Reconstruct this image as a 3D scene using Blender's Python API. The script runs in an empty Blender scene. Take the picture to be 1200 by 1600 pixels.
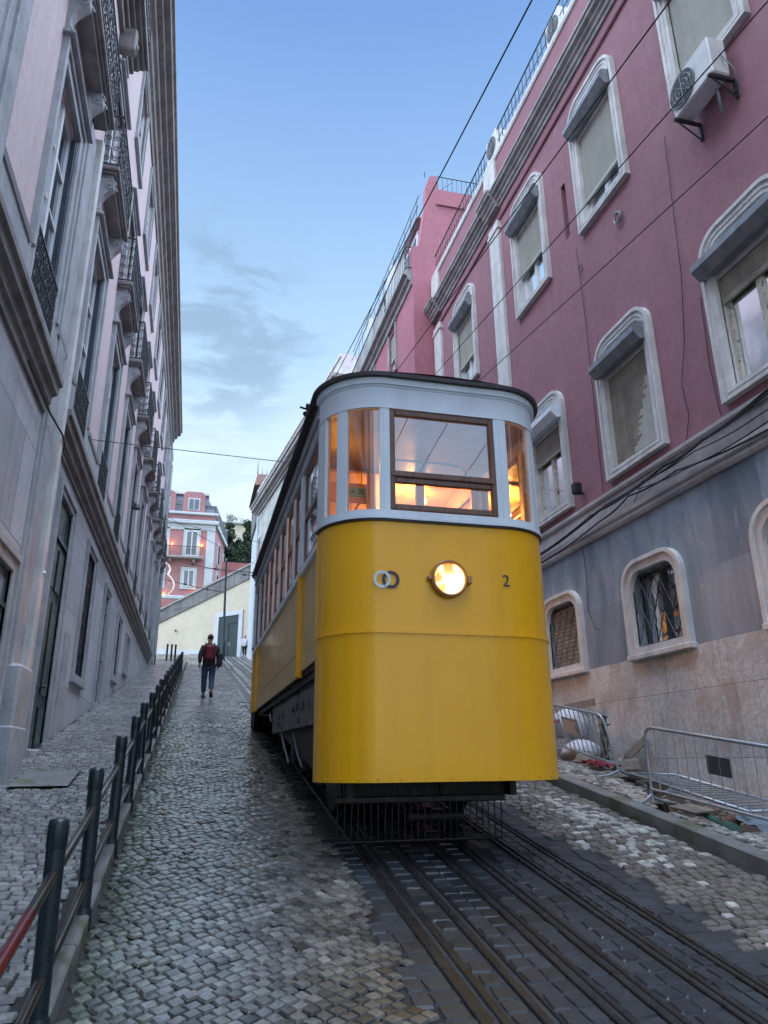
import bpy, math, random
import numpy as np
from mathutils import Vector, Matrix
random.seed(7)
rng = np.random.default_rng(11)
R = math.radians
S = bpy.context.scene
COL = S.collection
PI = math.pi

# ------------------------------------------------------------------ camera
cam_d = bpy.data.cameras.new('camera')
cam = bpy.data.objects.new('camera', cam_d); COL.objects.link(cam)
S.camera = cam
cam_d.sensor_fit = 'VERTICAL'; cam_d.sensor_height = 32.0; cam_d.lens = 23.0
cam_d.clip_start = 0.05; cam_d.clip_end = 2000
_p, _y, _r = R(18.7), R(14.3), R(-0.55)
fw = Vector((math.sin(_y)*math.cos(_p), math.cos(_y)*math.cos(_p), math.sin(_p)))
r0 = Vector((math.cos(_y), -math.sin(_y), 0)); u0 = r0.cross(fw)
cr = math.cos(_r)*r0 + math.sin(_r)*u0
cu = -math.sin(_r)*r0 + math.cos(_r)*u0
m = Matrix((cr, cu, -fw)).transposed().to_4x4()
cam.matrix_world = m

# ------------------------------------------------------------------ world, sun, exposure
BACK = .88; SKY_FILL = (5.1, 6.0, 7.4, 1)
SUN_EL, SUN_AZ = R(24), R(-148)        # azimuth measured from +Y towards +X
w = bpy.data.worlds.new('World'); S.world = w; w.use_nodes = True
nt = w.node_tree; nt.nodes.clear()
def N(nt, t, **k):
    n = nt.nodes.new(t)
    for a, b in k.items():
        if a == 'inp':
            for i, v in b.items(): n.inputs[i].default_value = v
        else: setattr(n, a, b)
    return n
out = N(nt, 'ShaderNodeOutputWorld'); bg = N(nt, 'ShaderNodeBackground')
sky = N(nt, 'ShaderNodeTexSky'); sky.sky_type = 'NISHITA'; sky.sun_disc = False
sky.sun_elevation = SUN_EL; sky.sun_rotation = SUN_AZ
sky.air_density = 1.0; sky.dust_density = 0.6; sky.ozone_density = 2.0
tc = N(nt, 'ShaderNodeTexCoord'); sep = N(nt, 'ShaderNodeSeparateXYZ')
nt.links.new(tc.outputs['Generated'], sep.inputs[0])
mz = N(nt, 'ShaderNodeMath', operation='MAXIMUM', inp={1: 0.06}); nt.links.new(sep.outputs['Z'], mz.inputs[0])
dx = N(nt, 'ShaderNodeMath', operation='DIVIDE'); dy = N(nt, 'ShaderNodeMath', operation='DIVIDE')
nt.links.new(sep.outputs['X'], dx.inputs[0]); nt.links.new(mz.outputs[0], dx.inputs[1])
nt.links.new(sep.outputs['Y'], dy.inputs[0]); nt.links.new(mz.outputs[0], dy.inputs[1])
cmb = N(nt, 'ShaderNodeCombineXYZ'); nt.links.new(dx.outputs[0], cmb.inputs[0]); nt.links.new(dy.outputs[0], cmb.inputs[1])
nz = N(nt, 'ShaderNodeTexNoise', inp={'Scale': 1.15, 'Detail': 7.0, 'Roughness': 0.58, 'Distortion': 0.5})
nt.links.new(cmb.outputs[0], nz.inputs['Vector'])
# pale evening gradient of the clear sky by elevation, strongest up the street
gr = N(nt, 'ShaderNodeValToRGB'); els = gr.color_ramp.elements
stops = [(0.0, (.76,.86,.88)), (.36, (.73,.86,.89)), (.50, (.47,.67,.86)), (.64, (.32,.52,.81)), (.80, (.165,.325,.68)), (1.0, (.30,.48,.85))]
els[0].position = stops[0][0]; els[0].color = (*stops[0][1], 1); els[1].position = 1.0; els[1].color = (*stops[-1][1], 1)
for p_, c_ in stops[1:-1]: e_ = els.new(p_); e_.color = (*c_, 1)
nt.links.new(sep.outputs['Z'], gr.inputs[0])
fb = N(nt, 'ShaderNodeMapRange', inp={'From Min': -.35, 'From Max': .30, 'To Min': BACK, 'To Max': .94}); nt.links.new(sep.outputs['Y'], fb.inputs[0])
m1 = N(nt, 'ShaderNodeMix', data_type='RGBA'); nt.links.new(fb.outputs[0], m1.inputs['Factor']); nt.links.new(sky.outputs[0], m1.inputs['A'])
tb_ = N(nt, 'ShaderNodeMapRange', inp={'From Min': -.5, 'From Max': .1, 'To Min': 1.0, 'To Max': 0.0}); nt.links.new(sep.outputs['Y'], tb_.inputs[0])
mt = N(nt, 'ShaderNodeMix', data_type='RGBA', blend_type='MULTIPLY'); nt.links.new(tb_.outputs[0], mt.inputs['Factor']); nt.links.new(gr.outputs[0], mt.inputs['A']); mt.inputs['B'].default_value = (.80, .87, 1.0, 1)
nt.links.new(mt.outputs['Result'], m1.inputs['B'])
rp = N(nt, 'ShaderNodeValToRGB'); rp.color_ramp.elements[0].position = 0.50; rp.color_ramp.elements[1].position = 0.78
rp.color_ramp.elements[1].color = (0.75, 0.75, 0.75, 1)
nt.links.new(nz.outputs['Fac'], rp.inputs[0])
zf = N(nt, 'ShaderNodeMapRange', inp={'From Min': .72, 'From Max': .52, 'To Min': .25, 'To Max': 1.0}); nt.links.new(sep.outputs['Z'], zf.inputs[0])
cf = N(nt, 'ShaderNodeMath', operation='MULTIPLY'); nt.links.new(rp.outputs[0], cf.inputs[0]); nt.links.new(zf.outputs[0], cf.inputs[1])
mx = N(nt, 'ShaderNodeMix', data_type='RGBA'); mx.inputs['B'].default_value = (.29, .43, .62, 1)
nt.links.new(cf.outputs[0], mx.inputs['Factor']); nt.links.new(m1.outputs['Result'], mx.inputs['A'])
# added sky brightness lifting the facades, overhead and to both sides, out of the picture
b1 = N(nt, 'ShaderNodeMapRange', interpolation_type='SMOOTHSTEP', inp={'From Min': .46, 'From Max': .22, 'To Min': 0, 'To Max': 1}); nt.links.new(sep.outputs['Y'], b1.inputs[0])
b2 = N(nt, 'ShaderNodeMapRange', interpolation_type='SMOOTHSTEP', inp={'From Min': -.65, 'From Max': -.25, 'To Min': 0, 'To Max': 1}); nt.links.new(sep.outputs['Y'], b2.inputs[0])
b3 = N(nt, 'ShaderNodeMapRange', interpolation_type='SMOOTHSTEP', inp={'From Min': .3, 'From Max': .6, 'To Min': 0, 'To Max': 1}); nt.links.new(sep.outputs['Z'], b3.inputs[0])
b4 = N(nt, 'ShaderNodeMath', operation='MULTIPLY'); nt.links.new(b1.outputs[0], b4.inputs[0]); nt.links.new(b2.outputs[0], b4.inputs[1])
b5 = N(nt, 'ShaderNodeMath', operation='MULTIPLY'); nt.links.new(b4.outputs[0], b5.inputs[0]); nt.links.new(b3.outputs[0], b5.inputs[1])
m2 = N(nt, 'ShaderNodeMix', data_type='RGBA'); m2.inputs['B'].default_value = SKY_FILL
nt.links.new(b5.outputs[0], m2.inputs['Factor']); nt.links.new(mx.outputs['Result'], m2.inputs['A'])
# one small grey-blue cloud low over the end of the street, and faint wisps
dp = N(nt, 'ShaderNodeVectorMath', operation='DOT_PRODUCT'); nt.links.new(tc.outputs['Generated'], dp.inputs[0]); dp.inputs[1].default_value = (.0052, .8463, .5327)
c1_ = N(nt, 'ShaderNodeMapRange', interpolation_type='SMOOTHSTEP', inp={'From Min': .9875, 'From Max': .9985, 'To Min': 0, 'To Max': 1}); nt.links.new(dp.outputs['Value'], c1_.inputs[0])
cmap = N(nt, 'ShaderNodeMapping'); cmap.inputs['Scale'].default_value = (5, 5, 15); nt.links.new(tc.outputs['Generated'], cmap.inputs[0])
cn = N(nt, 'ShaderNodeTexNoise', inp={'Scale': 1.6, 'Detail': 8.0, 'Roughness': .6, 'Distortion': .4}); nt.links.new(cmap.outputs[0], cn.inputs['Vector'])
cr_ = N(nt, 'ShaderNodeMapRange', interpolation_type='SMOOTHSTEP', inp={'From Min': .42, 'From Max': .60, 'To Min': 0, 'To Max': .62}); nt.links.new(cn.outputs['Fac'], cr_.inputs[0])
cm_ = N(nt, 'ShaderNodeMath', operation='MULTIPLY'); nt.links.new(c1_.outputs[0], cm_.inputs[0]); nt.links.new(cr_.outputs[0], cm_.inputs[1])
m3 = N(nt, 'ShaderNodeMix', data_type='RGBA'); m3.inputs['B'].default_value = (.27, .40, .56, 1)
nt.links.new(cm_.outputs[0], m3.inputs['Factor']); nt.links.new(m2.outputs['Result'], m3.inputs['A'])
nt.links.new(m3.outputs['Result'], bg.inputs['Color']); nt.links.new(bg.outputs[0], out.inputs['Surface'])
bg.inputs['Strength'].default_value = 0.15
sd = bpy.data.lights.new('sun', 'SUN'); sd.energy = 0.05; sd.angle = R(16); sd.color = (1.0, 0.96, 0.91)
sun = bpy.data.objects.new('sun', sd); COL.objects.link(sun)
dirv = Vector((math.sin(SUN_AZ)*math.cos(SUN_EL), math.cos(SUN_AZ)*math.cos(SUN_EL), math.sin(SUN_EL)))
sun.rotation_euler = dirv.to_track_quat('Z', 'Y').to_euler(); sun.location = (0, 20, 40)
S.view_settings.view_transform = 'Standard'; S.view_settings.look = 'None'
S.view_settings.exposure = 2.85; S.view_settings.gamma = 1.0
S.render.engine = 'CYCLES'

# ------------------------------------------------------------------ mesh builder and objects
WL = {}                                     # world location of each object
class MB:
    def __init__(s): s.v = []; s.f = []; s.m = []; s.sm = []
    def add(s, vs, fs, mi=0, smooth=False):
        b = len(s.v); s.v += [tuple(p) for p in vs]
        for f in fs: s.f.append([b+i for i in f]); s.m.append(mi); s.sm.append(smooth)
        return s
    def box(s, x0, x1, y0, y1, z0, z1, mi=0):
        if x0 > x1: x0, x1 = x1, x0
        if y0 > y1: y0, y1 = y1, y0
        if z0 > z1: z0, z1 = z1, z0
        return s.add([(x0,y0,z0),(x1,y0,z0),(x1,y1,z0),(x0,y1,z0),(x0,y0,z1),(x1,y0,z1),(x1,y1,z1),(x0,y1,z1)],
              [(0,3,2,1),(4,5,6,7),(0,1,5,4),(1,2,6,5),(2,3,7,6),(3,0,4,7)], mi)
    def bbox(s, x0, x1, y0, y1, z0, z1, b=0.01, mi=0):   # box with chamfered edges
        if x0 > x1: x0, x1 = x1, x0
        if y0 > y1: y0, y1 = y1, y0
        if z0 > z1: z0, z1 = z1, z0
        b = min(b, (x1-x0)*.4, (y1-y0)*.4, (z1-z0)*.4)
        vs = []
        for sx in (0, 1):
            for sy in (0, 1):
                for sz in (0, 1):
                    X, Y, Z = (x0, x1)[sx], (y0, y1)[sy], (z0, z1)[sz]
                    dx, dy, dz = (b, -b)[sx], (b, -b)[sy], (b, -b)[sz]
                    vs += [(X, Y+dy, Z+dz), (X+dx, Y, Z+dz), (X+dx, Y+dy, Z)]
        idx = lambda sx, sy, sz, k: (sx*4+sy*2+sz)*3+k
        fs = []
        for sx in (0, 1):
            q = [idx(sx,0,0,0), idx(sx,1,0,0), idx(sx,1,1,0), idx(sx,0,1,0)]; fs.append(q if sx else q[::-1])
        for sy in (0, 1):
            q = [idx(0,sy,0,1), idx(1,sy,0,1), idx(1,sy,1,1), idx(0,sy,1,1)]; fs.append(q[::-1] if sy else q)
        for sz in (0, 1):
            q = [idx(0,0,sz,2), idx(1,0,sz,2), idx(1,1,sz,2), idx(0,1,sz,2)]; fs.append(q if sz else q[::-1])
        for a in (0, 1):
            for c in (0, 1):
                fs.append([idx(0,a,c,1), idx(1,a,c,1), idx(1,a,c,2), idx(0,a,c,2)])
                fs.append([idx(a,0,c,0), idx(a,1,c,0), idx(a,1,c,2), idx(a,0,c,2)])
                fs.append([idx(a,c,0,0), idx(a,c,1,0), idx(a,c,1,1), idx(a,c,0,1)])
        for sx in (0, 1):
            for sy in (0, 1):
                for sz in (0, 1): fs.append([idx(sx,sy,sz,k) for k in range(3)])
        return s.add(vs, fs, mi)
    def tube(s, pts, r, n=8, mi=0, closed=False, caps=True, smooth=True):
        pts = [Vector(p) for p in pts]; k = len(pts); vs = []
        rr = r if isinstance(r, (list, tuple)) else [r]*k
        up = None
        for i, p in enumerate(pts):
            if closed: t = (pts[(i+1) % k]-pts[i-1]).normalized()
            else: t = (pts[min(i+1, k-1)]-pts[max(i-1, 0)]).normalized()
            if up is None:
                a = Vector((0, 0, 1)) if abs(t.z) < .9 else Vector((1, 0, 0)); up = a
            x = t.cross(up)
            if x.length < 1e-4: x = t.cross(Vector((0.3, 1, 0.2)))
            x.normalize(); y = x.cross(t).normalized(); up = y
            for j in range(n):
                an = 2*PI*j/n; vs.append(p+(x*math.cos(an)+y*math.sin(an))*rr[i])
        fs = []
        for i in range(k if closed else k-1):
            for j in range(n):
                a, b = i*n+j, i*n+(j+1) % n; c, d = ((i+1) % k)*n+(j+1) % n, ((i+1) % k)*n+j
                fs.append((a, b, c, d))
        s.add(vs, fs, mi, smooth)
        if caps and not closed:
            s.add(vs[:n], [tuple(range(n))[::-1]], mi); s.add(vs[-n:], [tuple(range(n))], mi)
        return s
    def cyl(s, p0, p1, r, n=16, mi=0, r2=None, smooth=True):
        return s.tube([p0, p1], [r, r if r2 is None else r2], n, mi, smooth=smooth)
    def prism(s, poly, axis, a0, a1, mi=0, smooth=False):
        # poly in the two other axes (x:(y,z)  y:(x,z)  z:(x,y)); extruded from a0 to a1
        def P(u, v, a): return {'x': (a, u, v), 'y': (u, a, v), 'z': (u, v, a)}[axis]
        n = len(poly)
        s.add([P(u, v, a0) for u, v in poly]+[P(u, v, a1) for u, v in poly],
              [tuple(range(n))[::-1], tuple(range(n, 2*n))], mi)
        s.add([P(u, v, a0) for u, v in poly]+[P(u, v, a1) for u, v in poly],
              [(i, (i+1) % n, n+(i+1) % n, n+i) for i in range(n)], mi, smooth)
        return s
    def ring(s, outer, inner, axis, a0, a1, mi=0):
        def P(u, v, a): return {'x': (a, u, v), 'y': (u, a, v), 'z': (u, v, a)}[axis]
        n = len(outer)
        vs = [P(u, v, a) for a in (a0, a1) for pl in (outer, inner) for u, v in pl]
        fs = []
        for i in range(n):
            j = (i+1) % n
            fs += [(i, j, n+j, n+i), (2*n+i, 2*n+j, 3*n+j, 3*n+i), (i, j, 2*n+j, 2*n+i), (n+i, n+j, 3*n+j, 3*n+i)]
        return s.add(vs, fs, mi)
    def sheet(s, pts, mi=0): return s.add(pts, [tuple(range(len(pts)))], mi)
    def sphere(s, c, r, n=12, mi=0, sz=(1,1,1), jit=0):
        vs = []; fs = []; h = n//2
        for i in range(h+1):
            th = PI*i/h
            for j in range(n):
                ph = 2*PI*j/n; q = 1+random.uniform(-jit, jit)
                vs.append((c[0]+r*q*sz[0]*math.sin(th)*math.cos(ph), c[1]+r*q*sz[1]*math.sin(th)*math.sin(ph), c[2]+r*q*sz[2]*math.cos(th)))
        for i in range(h):
            for j in range(n): fs.append((i*n+j, (i+1)*n+j, (i+1)*n+(j+1) % n, i*n+(j+1) % n))
        return s.add(vs, fs, mi, jit == 0)
    def build(s, name, mat, parent=None, loc=None, mesh_only=False, rot=None):
        me = bpy.data.meshes.new(name)
        if loc is None:
            a = np.array(s.v, float); c = (a.min(0)+a.max(0))/2; c[2] = a[:, 2].min()
            vs = (a-c).tolist(); L = Vector(c)
        else: vs = s.v; L = Vector(loc)
        me.from_pydata(vs, [], s.f)
        for mm in (mat if isinstance(mat, (list, tuple)) else [mat]): me.materials.append(mm)
        me.polygons.foreach_set('material_index', s.m)
        me.polygons.foreach_set('use_smooth', s.sm); me.update()
        return link(name, me, parent, L, rot)
def link(name, data, parent=None, L=Vector((0,0,0)), rot=None):
    o = bpy.data.objects.new(name, data); COL.objects.link(o); L = Vector(L)
    if parent is not None:
        o.parent = parent; o.location = L-WL[parent.name]
    else: o.location = L
    if rot: o.rotation_euler = rot
    WL[o.name] = L
    return o
def thing(name, label, cat, loc=(0,0,0), group=None, rot=None):
    o = bpy.data.objects.new(name, None); COL.objects.link(o); o.location = loc; WL[o.name] = Vector(loc)
    o.empty_display_size = .2
    if rot: o.rotation_euler = rot
    return tag(o, label, cat, group)
def tag(o, label=None, cat=None, group=None, kind=None):
    if label: o['label'] = label
    if cat: o['category'] = cat
    if group: o['group'] = group
    if kind: o['kind'] = kind
    return o
def dup(o, delta=(0,0,0), parent=None, base=None):
    # copy of a part (and its sub-parts), moved by delta
    c = o.copy(); COL.objects.link(c)
    c.parent = parent if parent is not None else o.parent
    c.location = o.location+Vector(delta) if base is None else Vector(base)
    for ch in list(o.children):
        d = ch.copy(); COL.objects.link(d); d.parent = c
        for g in list(ch.children):
            e = g.copy(); COL.objects.link(e); e.parent = d
    return c
def rrect(y0, y1, z0, z1, r, n=6, top=True):      # rectangle whose top corners are rounded
    p = [(y0, z0), (y1, z0)]
    for i in range(n+1):
        a = PI/2*i/n; p.append((y1-r+r*math.cos(a), z1-r+r*math.sin(a)))
    for i in range(n+1):
        a = PI/2+PI/2*i/n; p.append((y0+r+r*math.cos(a), z1-r+r*math.sin(a)))
    return p
def wall_x(mb, X, y0, y1, z0, z1, holes, depth, mi=0, mr=None):
    # wall in the plane x = X with rectangular holes (ya,yb,za,zb) and reveals going towards X+depth
    mr = mi if mr is None else mr
    ys = sorted({y0, y1} | {min(max(v, y0), y1) for h in holes for v in h[:2]})
    zs = sorted({z0, z1} | {min(max(v, z0), z1) for h in holes for v in h[2:]})
    for a, b in zip(ys, ys[1:]):
        for c, d in zip(zs, zs[1:]):
            yc, zc = (a+b)/2, (c+d)/2
            if any(h[0] < yc < h[1] and h[2] < zc < h[3] for h in holes): continue
            mb.add([(X,a,c),(X,b,c),(X,b,d),(X,a,d)], [(0,1,2,3)], mi)
    for (a, b, c, d) in holes:
        a, b = max(a, y0), min(b, y1); c, d = max(c, z0), min(d, z1)
        if a >= b or c >= d: continue
        x = X+depth
        mb.add([(X,a,c),(x,a,c),(x,a,d),(X,a,d)], [(0,1,2,3)], mr)
        mb.add([(X,b,c),(x,b,c),(x,b,d),(X,b,d)], [(0,1,2,3)], mr)
        mb.add([(X,a,d),(x,a,d),(x,b,d),(X,b,d)], [(0,1,2,3)], mr)
        mb.add([(X,a,c),(x,a,c),(x,b,c),(X,b,c)], [(0,1,2,3)], mr)

# ------------------------------------------------------------------ materials
def newmat(name):
    m = bpy.data.materials.new(name); m.use_nodes = True
    nt = m.node_tree; b = nt.nodes['Principled BSDF']; return m, nt, b
def lk(nt, a, b): nt.links.new(a, b)
def noise(nt, scale, detail=5, rough=.6, vec=None, sc=(1,1,1), dist=0):
    n = N(nt, 'ShaderNodeTexNoise', inp={'Scale': scale, 'Detail': detail, 'Roughness': rough, 'Distortion': dist})
    mp = N(nt, 'ShaderNodeMapping'); mp.inputs['Scale'].default_value = sc
    if vec is None: vec = N(nt, 'ShaderNodeNewGeometry').outputs['Position']
    lk(nt, vec, mp.inputs[0]); lk(nt, mp.outputs[0], n.inputs['Vector']); return n.outputs['Fac']
def ramp(nt, fac, a, b, c0=(0,0,0,1), c1=(1,1,1,1)):
    r = N(nt, 'ShaderNodeValToRGB'); e = r.color_ramp.elements
    e[0].position = a; e[1].position = b; e[0].color = c0; e[1].color = c1
    lk(nt, fac, r.inputs[0]); return r.outputs[0]
def mix(nt, f, a, b, mode='MIX'):
    n = N(nt, 'ShaderNodeMix', data_type='RGBA'); n.blend_type = mode
    for k, v in (('Factor', f), ('A', a), ('B', b)):
        if hasattr(v, 'links') or hasattr(v, 'is_linked'): lk(nt, v, n.inputs[k])
        elif k == 'Factor': n.inputs[k].default_value = v
        else: n.inputs[k].default_value = tuple(v)+((1,) if len(v) == 3 else ())
    return n.outputs['Result']
def surf(name, c1, c2=None, scale=1.2, rough=.7, rvar=.12, bump=.15, bscale=40, metal=0, streak=None, fine=.12,
         blocks=None, spec=.5, coat=0, patch=None):
    m, nt, b = newmat(name)
    c2 = c2 or tuple(v*.8 for v in c1)
    col = mix(nt, ramp(nt, noise(nt, scale, 6, .62), .35, .68), c1, c2)
    if fine:
        col = mix(nt, fine, col, ramp(nt, noise(nt, scale*14, 4, .7), .3, .7), 'OVERLAY')
    if patch:
        col = mix(nt, ramp(nt, noise(nt, patch[1], 3, .5, dist=.6), .56, .66), col, patch[0])
    if streak:
        st = ramp(nt, noise(nt, 1.0, 5, .65, sc=(7, 7, .35)), .48, .78)
        st2 = mix(nt, .5, st, ramp(nt, noise(nt, .9, 4, .6), .4, .7), 'MULTIPLY')
        mm = N(nt, 'ShaderNodeMath', operation='MULTIPLY'); lk(nt, st2, mm.inputs[0]); mm.inputs[1].default_value = streak[1]
        col = mix(nt, mm.outputs[0], col, streak[0])
    hgt = None
    if blocks:                      # (width, height, mortar, joint colour, plane 'yz' or 'xz' , offset)
        bw, bh, mo, jc, pl = blocks[:5]
        g = N(nt, 'ShaderNodeNewGeometry'); sp = N(nt, 'ShaderNodeSeparateXYZ'); cb = N(nt, 'ShaderNodeCombineXYZ')
        lk(nt, g.outputs['Position'], sp.inputs[0])
        lk(nt, sp.outputs['Y' if pl == 'yz' else 'X'], cb.inputs[0]); lk(nt, sp.outputs['Z'], cb.inputs[1])
        br = N(nt, 'ShaderNodeTexBrick', inp={'Scale': 1.0, 'Mortar Size': mo, 'Mortar Smooth': .3, 'Brick Width': bw, 'Row Height': bh, 'Bias': 0.0})
        br.offset = blocks[5] if len(blocks) > 5 else .5
        br.inputs['Color1'].default_value = (.36,.36,.36,1); br.inputs['Color2'].default_value = (.64,.64,.64,1)
        br.inputs['Mortar'].default_value = (.5,.5,.5,1)
        lk(nt, cb.outputs[0], br.inputs['Vector'])
        col = mix(nt, .55, col, br.outputs['Color'], 'OVERLAY')
        col = mix(nt, br.outputs['Fac'], col, jc)
        hgt = br.outputs['Fac']
    lk(nt, col, b.inputs['Base Color'])
    rr = N(nt, 'ShaderNodeMapRange', inp={'From Min': .3, 'From Max': .7, 'To Min': max(rough-rvar, .03), 'To Max': min(rough+rvar, 1)})
    lk(nt, noise(nt, scale*3.1, 5, .6), rr.inputs[0]); lk(nt, rr.outputs[0], b.inputs['Roughness'])
    b.inputs['Metallic'].default_value = metal; b.inputs['Specular IOR Level'].default_value = spec
    if coat: b.inputs['Coat Weight'].default_value = coat; b.inputs['Coat Roughness'].default_value = .07
    if bump:
        bp = N(nt, 'ShaderNodeBump', inp={'Strength': bump, 'Distance': .02}); lk(nt, noise(nt, bscale, 5, .65), bp.inputs['Height'])
        last = bp
        if hgt is not None:
            bq = N(nt, 'ShaderNodeBump', inp={'Strength': .6, 'Distance': .01}); bq.invert = True
            lk(nt, hgt, bq.inputs['Height']); lk(nt, bp.outputs[0], bq.inputs['Normal']); last = bq
        lk(nt, last.outputs[0], b.inputs['Normal'])
    return m
def emis(name, c, s):
    m, nt, b = newmat(name); b.inputs['Base Color'].default_value = (*c, 1)
    b.inputs['Emission Color'].default_value = (*c, 1); b.inputs['Emission Strength'].default_value = s; return m
def glassmat(name, tint=(.9,.95,1), refl=.12, rough=.02, opq=None, wav=0.0):
    m, nt, b = newmat(name); nt.nodes.remove(b)
    o = nt.nodes['Material Output']
    tr = N(nt, 'ShaderNodeBsdfTransparent', inp={'Color': (*tint, 1)})
    gl = N(nt, 'ShaderNodeBsdfGlossy', inp={'Color': (.95,.97,1,1), 'Roughness': rough})
    lw = N(nt, 'ShaderNodeLayerWeight', inp={'Blend': .35})
    mp = N(nt, 'ShaderNodeMapRange', inp={'To Min': refl, 'To Max': 1.0}); lk(nt, lw.outputs['Fresnel'], mp.inputs[0])
    if wav:
        bp = N(nt, 'ShaderNodeBump', inp={'Strength': wav, 'Distance': .02}); lk(nt, noise(nt, 1.6, 2, .5), bp.inputs['Height'])
        lk(nt, bp.outputs[0], gl.inputs['Normal'])
    ms = N(nt, 'ShaderNodeMixShader'); lk(nt, mp.outputs[0], ms.inputs[0])
    src = tr.outputs[0]
    if opq:
        df = N(nt, 'ShaderNodeBsdfDiffuse', inp={'Color': (*opq, 1)}); src = df.outputs[0]
    lk(nt, src, ms.inputs[1]); lk(nt, gl.outputs[0], ms.inputs[2]); lk(nt, ms.outputs[0], o.inputs['Surface'])
    return m
def wood(name, c1, c2, rough=.45, sc=(8, 8, 1)):
    m, nt, b = newmat(name)
    n = noise(nt, 4, 6, .6, sc=sc, dist=.8)
    col = mix(nt, ramp(nt, n, .35, .65), c1, c2); lk(nt, col, b.inputs['Base Color'])
    b.inputs['Roughness'].default_value = rough
    bp = N(nt, 'ShaderNodeBump', inp={'Strength': .12, 'Distance': .01}); lk(nt, n, bp.inputs['Height']); lk(nt, bp.outputs[0], b.inputs['Normal'])
    return m

M = {}
M['pinkL'] = surf('lavender_pink_stucco', (.60,.49,.51), (.55,.455,.475), .6, .85, streak=((.20,.18,.20), .45), bump=.12, bscale=30)
M['stoneL'] = surf('grey_lioz_slabs', (.43,.46,.50), (.36,.385,.425), .9, .62, streak=((.16,.16,.18), .5), blocks=(1.35,1.25,.006,(.10,.10,.11),'yz'), bump=.2, bscale=14)
M['trimL'] = surf('dressed_grey_stone', (.41,.43,.455), (.28,.295,.32), 2.2, .68, streak=((.13,.13,.14), .5), bump=.3, bscale=22)
M['trimLd'] = surf('soot_stained_stone', (.27,.255,.25), (.15,.14,.14), 2.0, .75, streak=((.07,.065,.065), .8), bump=.35, bscale=22)
M['pinkR'] = surf('mauve_pink_stucco', (.30,.142,.172), (.268,.128,.156), .45, .82, streak=((.16,.08,.105), .5), bump=.15, bscale=20, fine=.12, patch=((.282,.134,.162), .9))
M['pinkR2'] = surf('bright_pink_stucco', (.43,.165,.205), (.36,.14,.175), .4, .82, streak=((.34,.14,.15), .35), bump=.12, bscale=24)
M['marbleW'] = surf('veined_white_marble', (.50,.485,.48), (.33,.33,.35), 1.3, .42, streak=((.16,.155,.16), .65), bump=.12, bscale=10, blocks=(1.9,.9,.004,(.16,.15,.15),'yz'))
M['frameR'] = surf('weathered_white_stone', (.68,.67,.66), (.50,.49,.49), 3.0, .6, streak=((.17,.16,.16), .6), bump=.2, bscale=20)
M['lioz'] = surf('pitted_pinkish_limestone', (.56,.575,.575), (.43,.445,.45), 1.4, .62, streak=((.15,.125,.12), .55), bump=.35, bscale=16, blocks=(1.15,.86,.004,(.14,.13,.13),'yz'), fine=.3, patch=((.40,.375,.37), 1.7))
M['corn'] = surf('cornice_stone', (.36,.345,.34), (.22,.21,.21), 2.4, .7, streak=((.08,.075,.08), .85), bump=.3, bscale=20)
# blue-grey veined marble
m, nt, b = newmat('blue_grey_marble')
n1 = noise(nt, 1.1, 8, .68, sc=(1.5,1.5,.45), dist=1.1)
col = mix(nt, ramp(nt, n1, .36, .66), (.145,.195,.25), (.28,.34,.405))
wv = noise(nt, 3.2, 8, .7, sc=(1,1,.3), dist=2.0)
col = mix(nt, ramp(nt, wv, .60, .66, (0,0,0,1), (.5,.5,.5,1)), col, (.46,.50,.57))
g = N(nt, 'ShaderNodeNewGeometry'); sp = N(nt, 'ShaderNodeSeparateXYZ'); cb = N(nt, 'ShaderNodeCombineXYZ')
lk(nt, g.outputs['Position'], sp.inputs[0]); lk(nt, sp.outputs['Y'], cb.inputs[0]); lk(nt, sp.outputs['Z'], cb.inputs[1])
br = N(nt, 'ShaderNodeTexBrick', inp={'Scale': 1.0, 'Mortar Size': .003, 'Brick Width': .92, 'Row Height': 1.18, 'Bias': 0.0})
br.offset = .5; br.inputs['Color1'].default_value = (.30,.31,.33,1); br.inputs['Color2'].default_value = (.68,.67,.66,1); br.inputs['Mortar'].default_value = (.3,.3,.3,1)
lk(nt, cb.outputs[0], br.inputs['Vector'])
col = mix(nt, .6, col, br.outputs['Color'], 'OVERLAY')
pt = ramp(nt, noise(nt, .55, 3, .5, dist=.3), .60, .66, (0,0,0,1), (.4,.4,.4,1)); col = mix(nt, pt, col, (.30,.30,.33))
lk(nt, col, b.inputs['Base Color']); b.inputs['Roughness'].default_value = .42
bp = N(nt, 'ShaderNodeBump', inp={'Strength': .15, 'Distance': .01}); lk(nt, noise(nt, 12, 5, .6), bp.inputs['Height']); lk(nt, bp.outputs[0], b.inputs['Normal'])
M['blue'] = m
M['white'] = surf('white_window_paint', (.74,.76,.78), (.60,.62,.65), 6, .45, bump=.05, streak=((.35,.33,.31), .3))
M['peel'] = surf('peeling_cream_paint', (.60,.57,.50), (.42,.39,.33), 5, .6, bump=.3, bscale=60, patch=((.16,.12,.09), 14))
M['shut'] = surf('cream_roller_slats', (.50,.50,.44), (.42,.42,.37), 3, .5, bump=.05, streak=((.22,.21,.18), .5))
M['shutD'] = surf('dusty_beige_slats', (.40,.37,.30), (.25,.23,.19), 2.2, .6, bump=.1, streak=((.12,.11,.09), .7))
M['zinc'] = surf('weathered_zinc', (.34,.37,.40), (.22,.24,.26), 5, .45, metal=.5, bump=.1, streak=((.08,.08,.08), .6))
M['iron'] = surf('black_iron', (.018,.022,.028), (.03,.032,.036), 8, .45, bump=.1)
M['greendoor'] = surf('dark_green_painted_wood', (.020,.045,.050), (.012,.028,.034), 3, .35, bump=.08)
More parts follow.
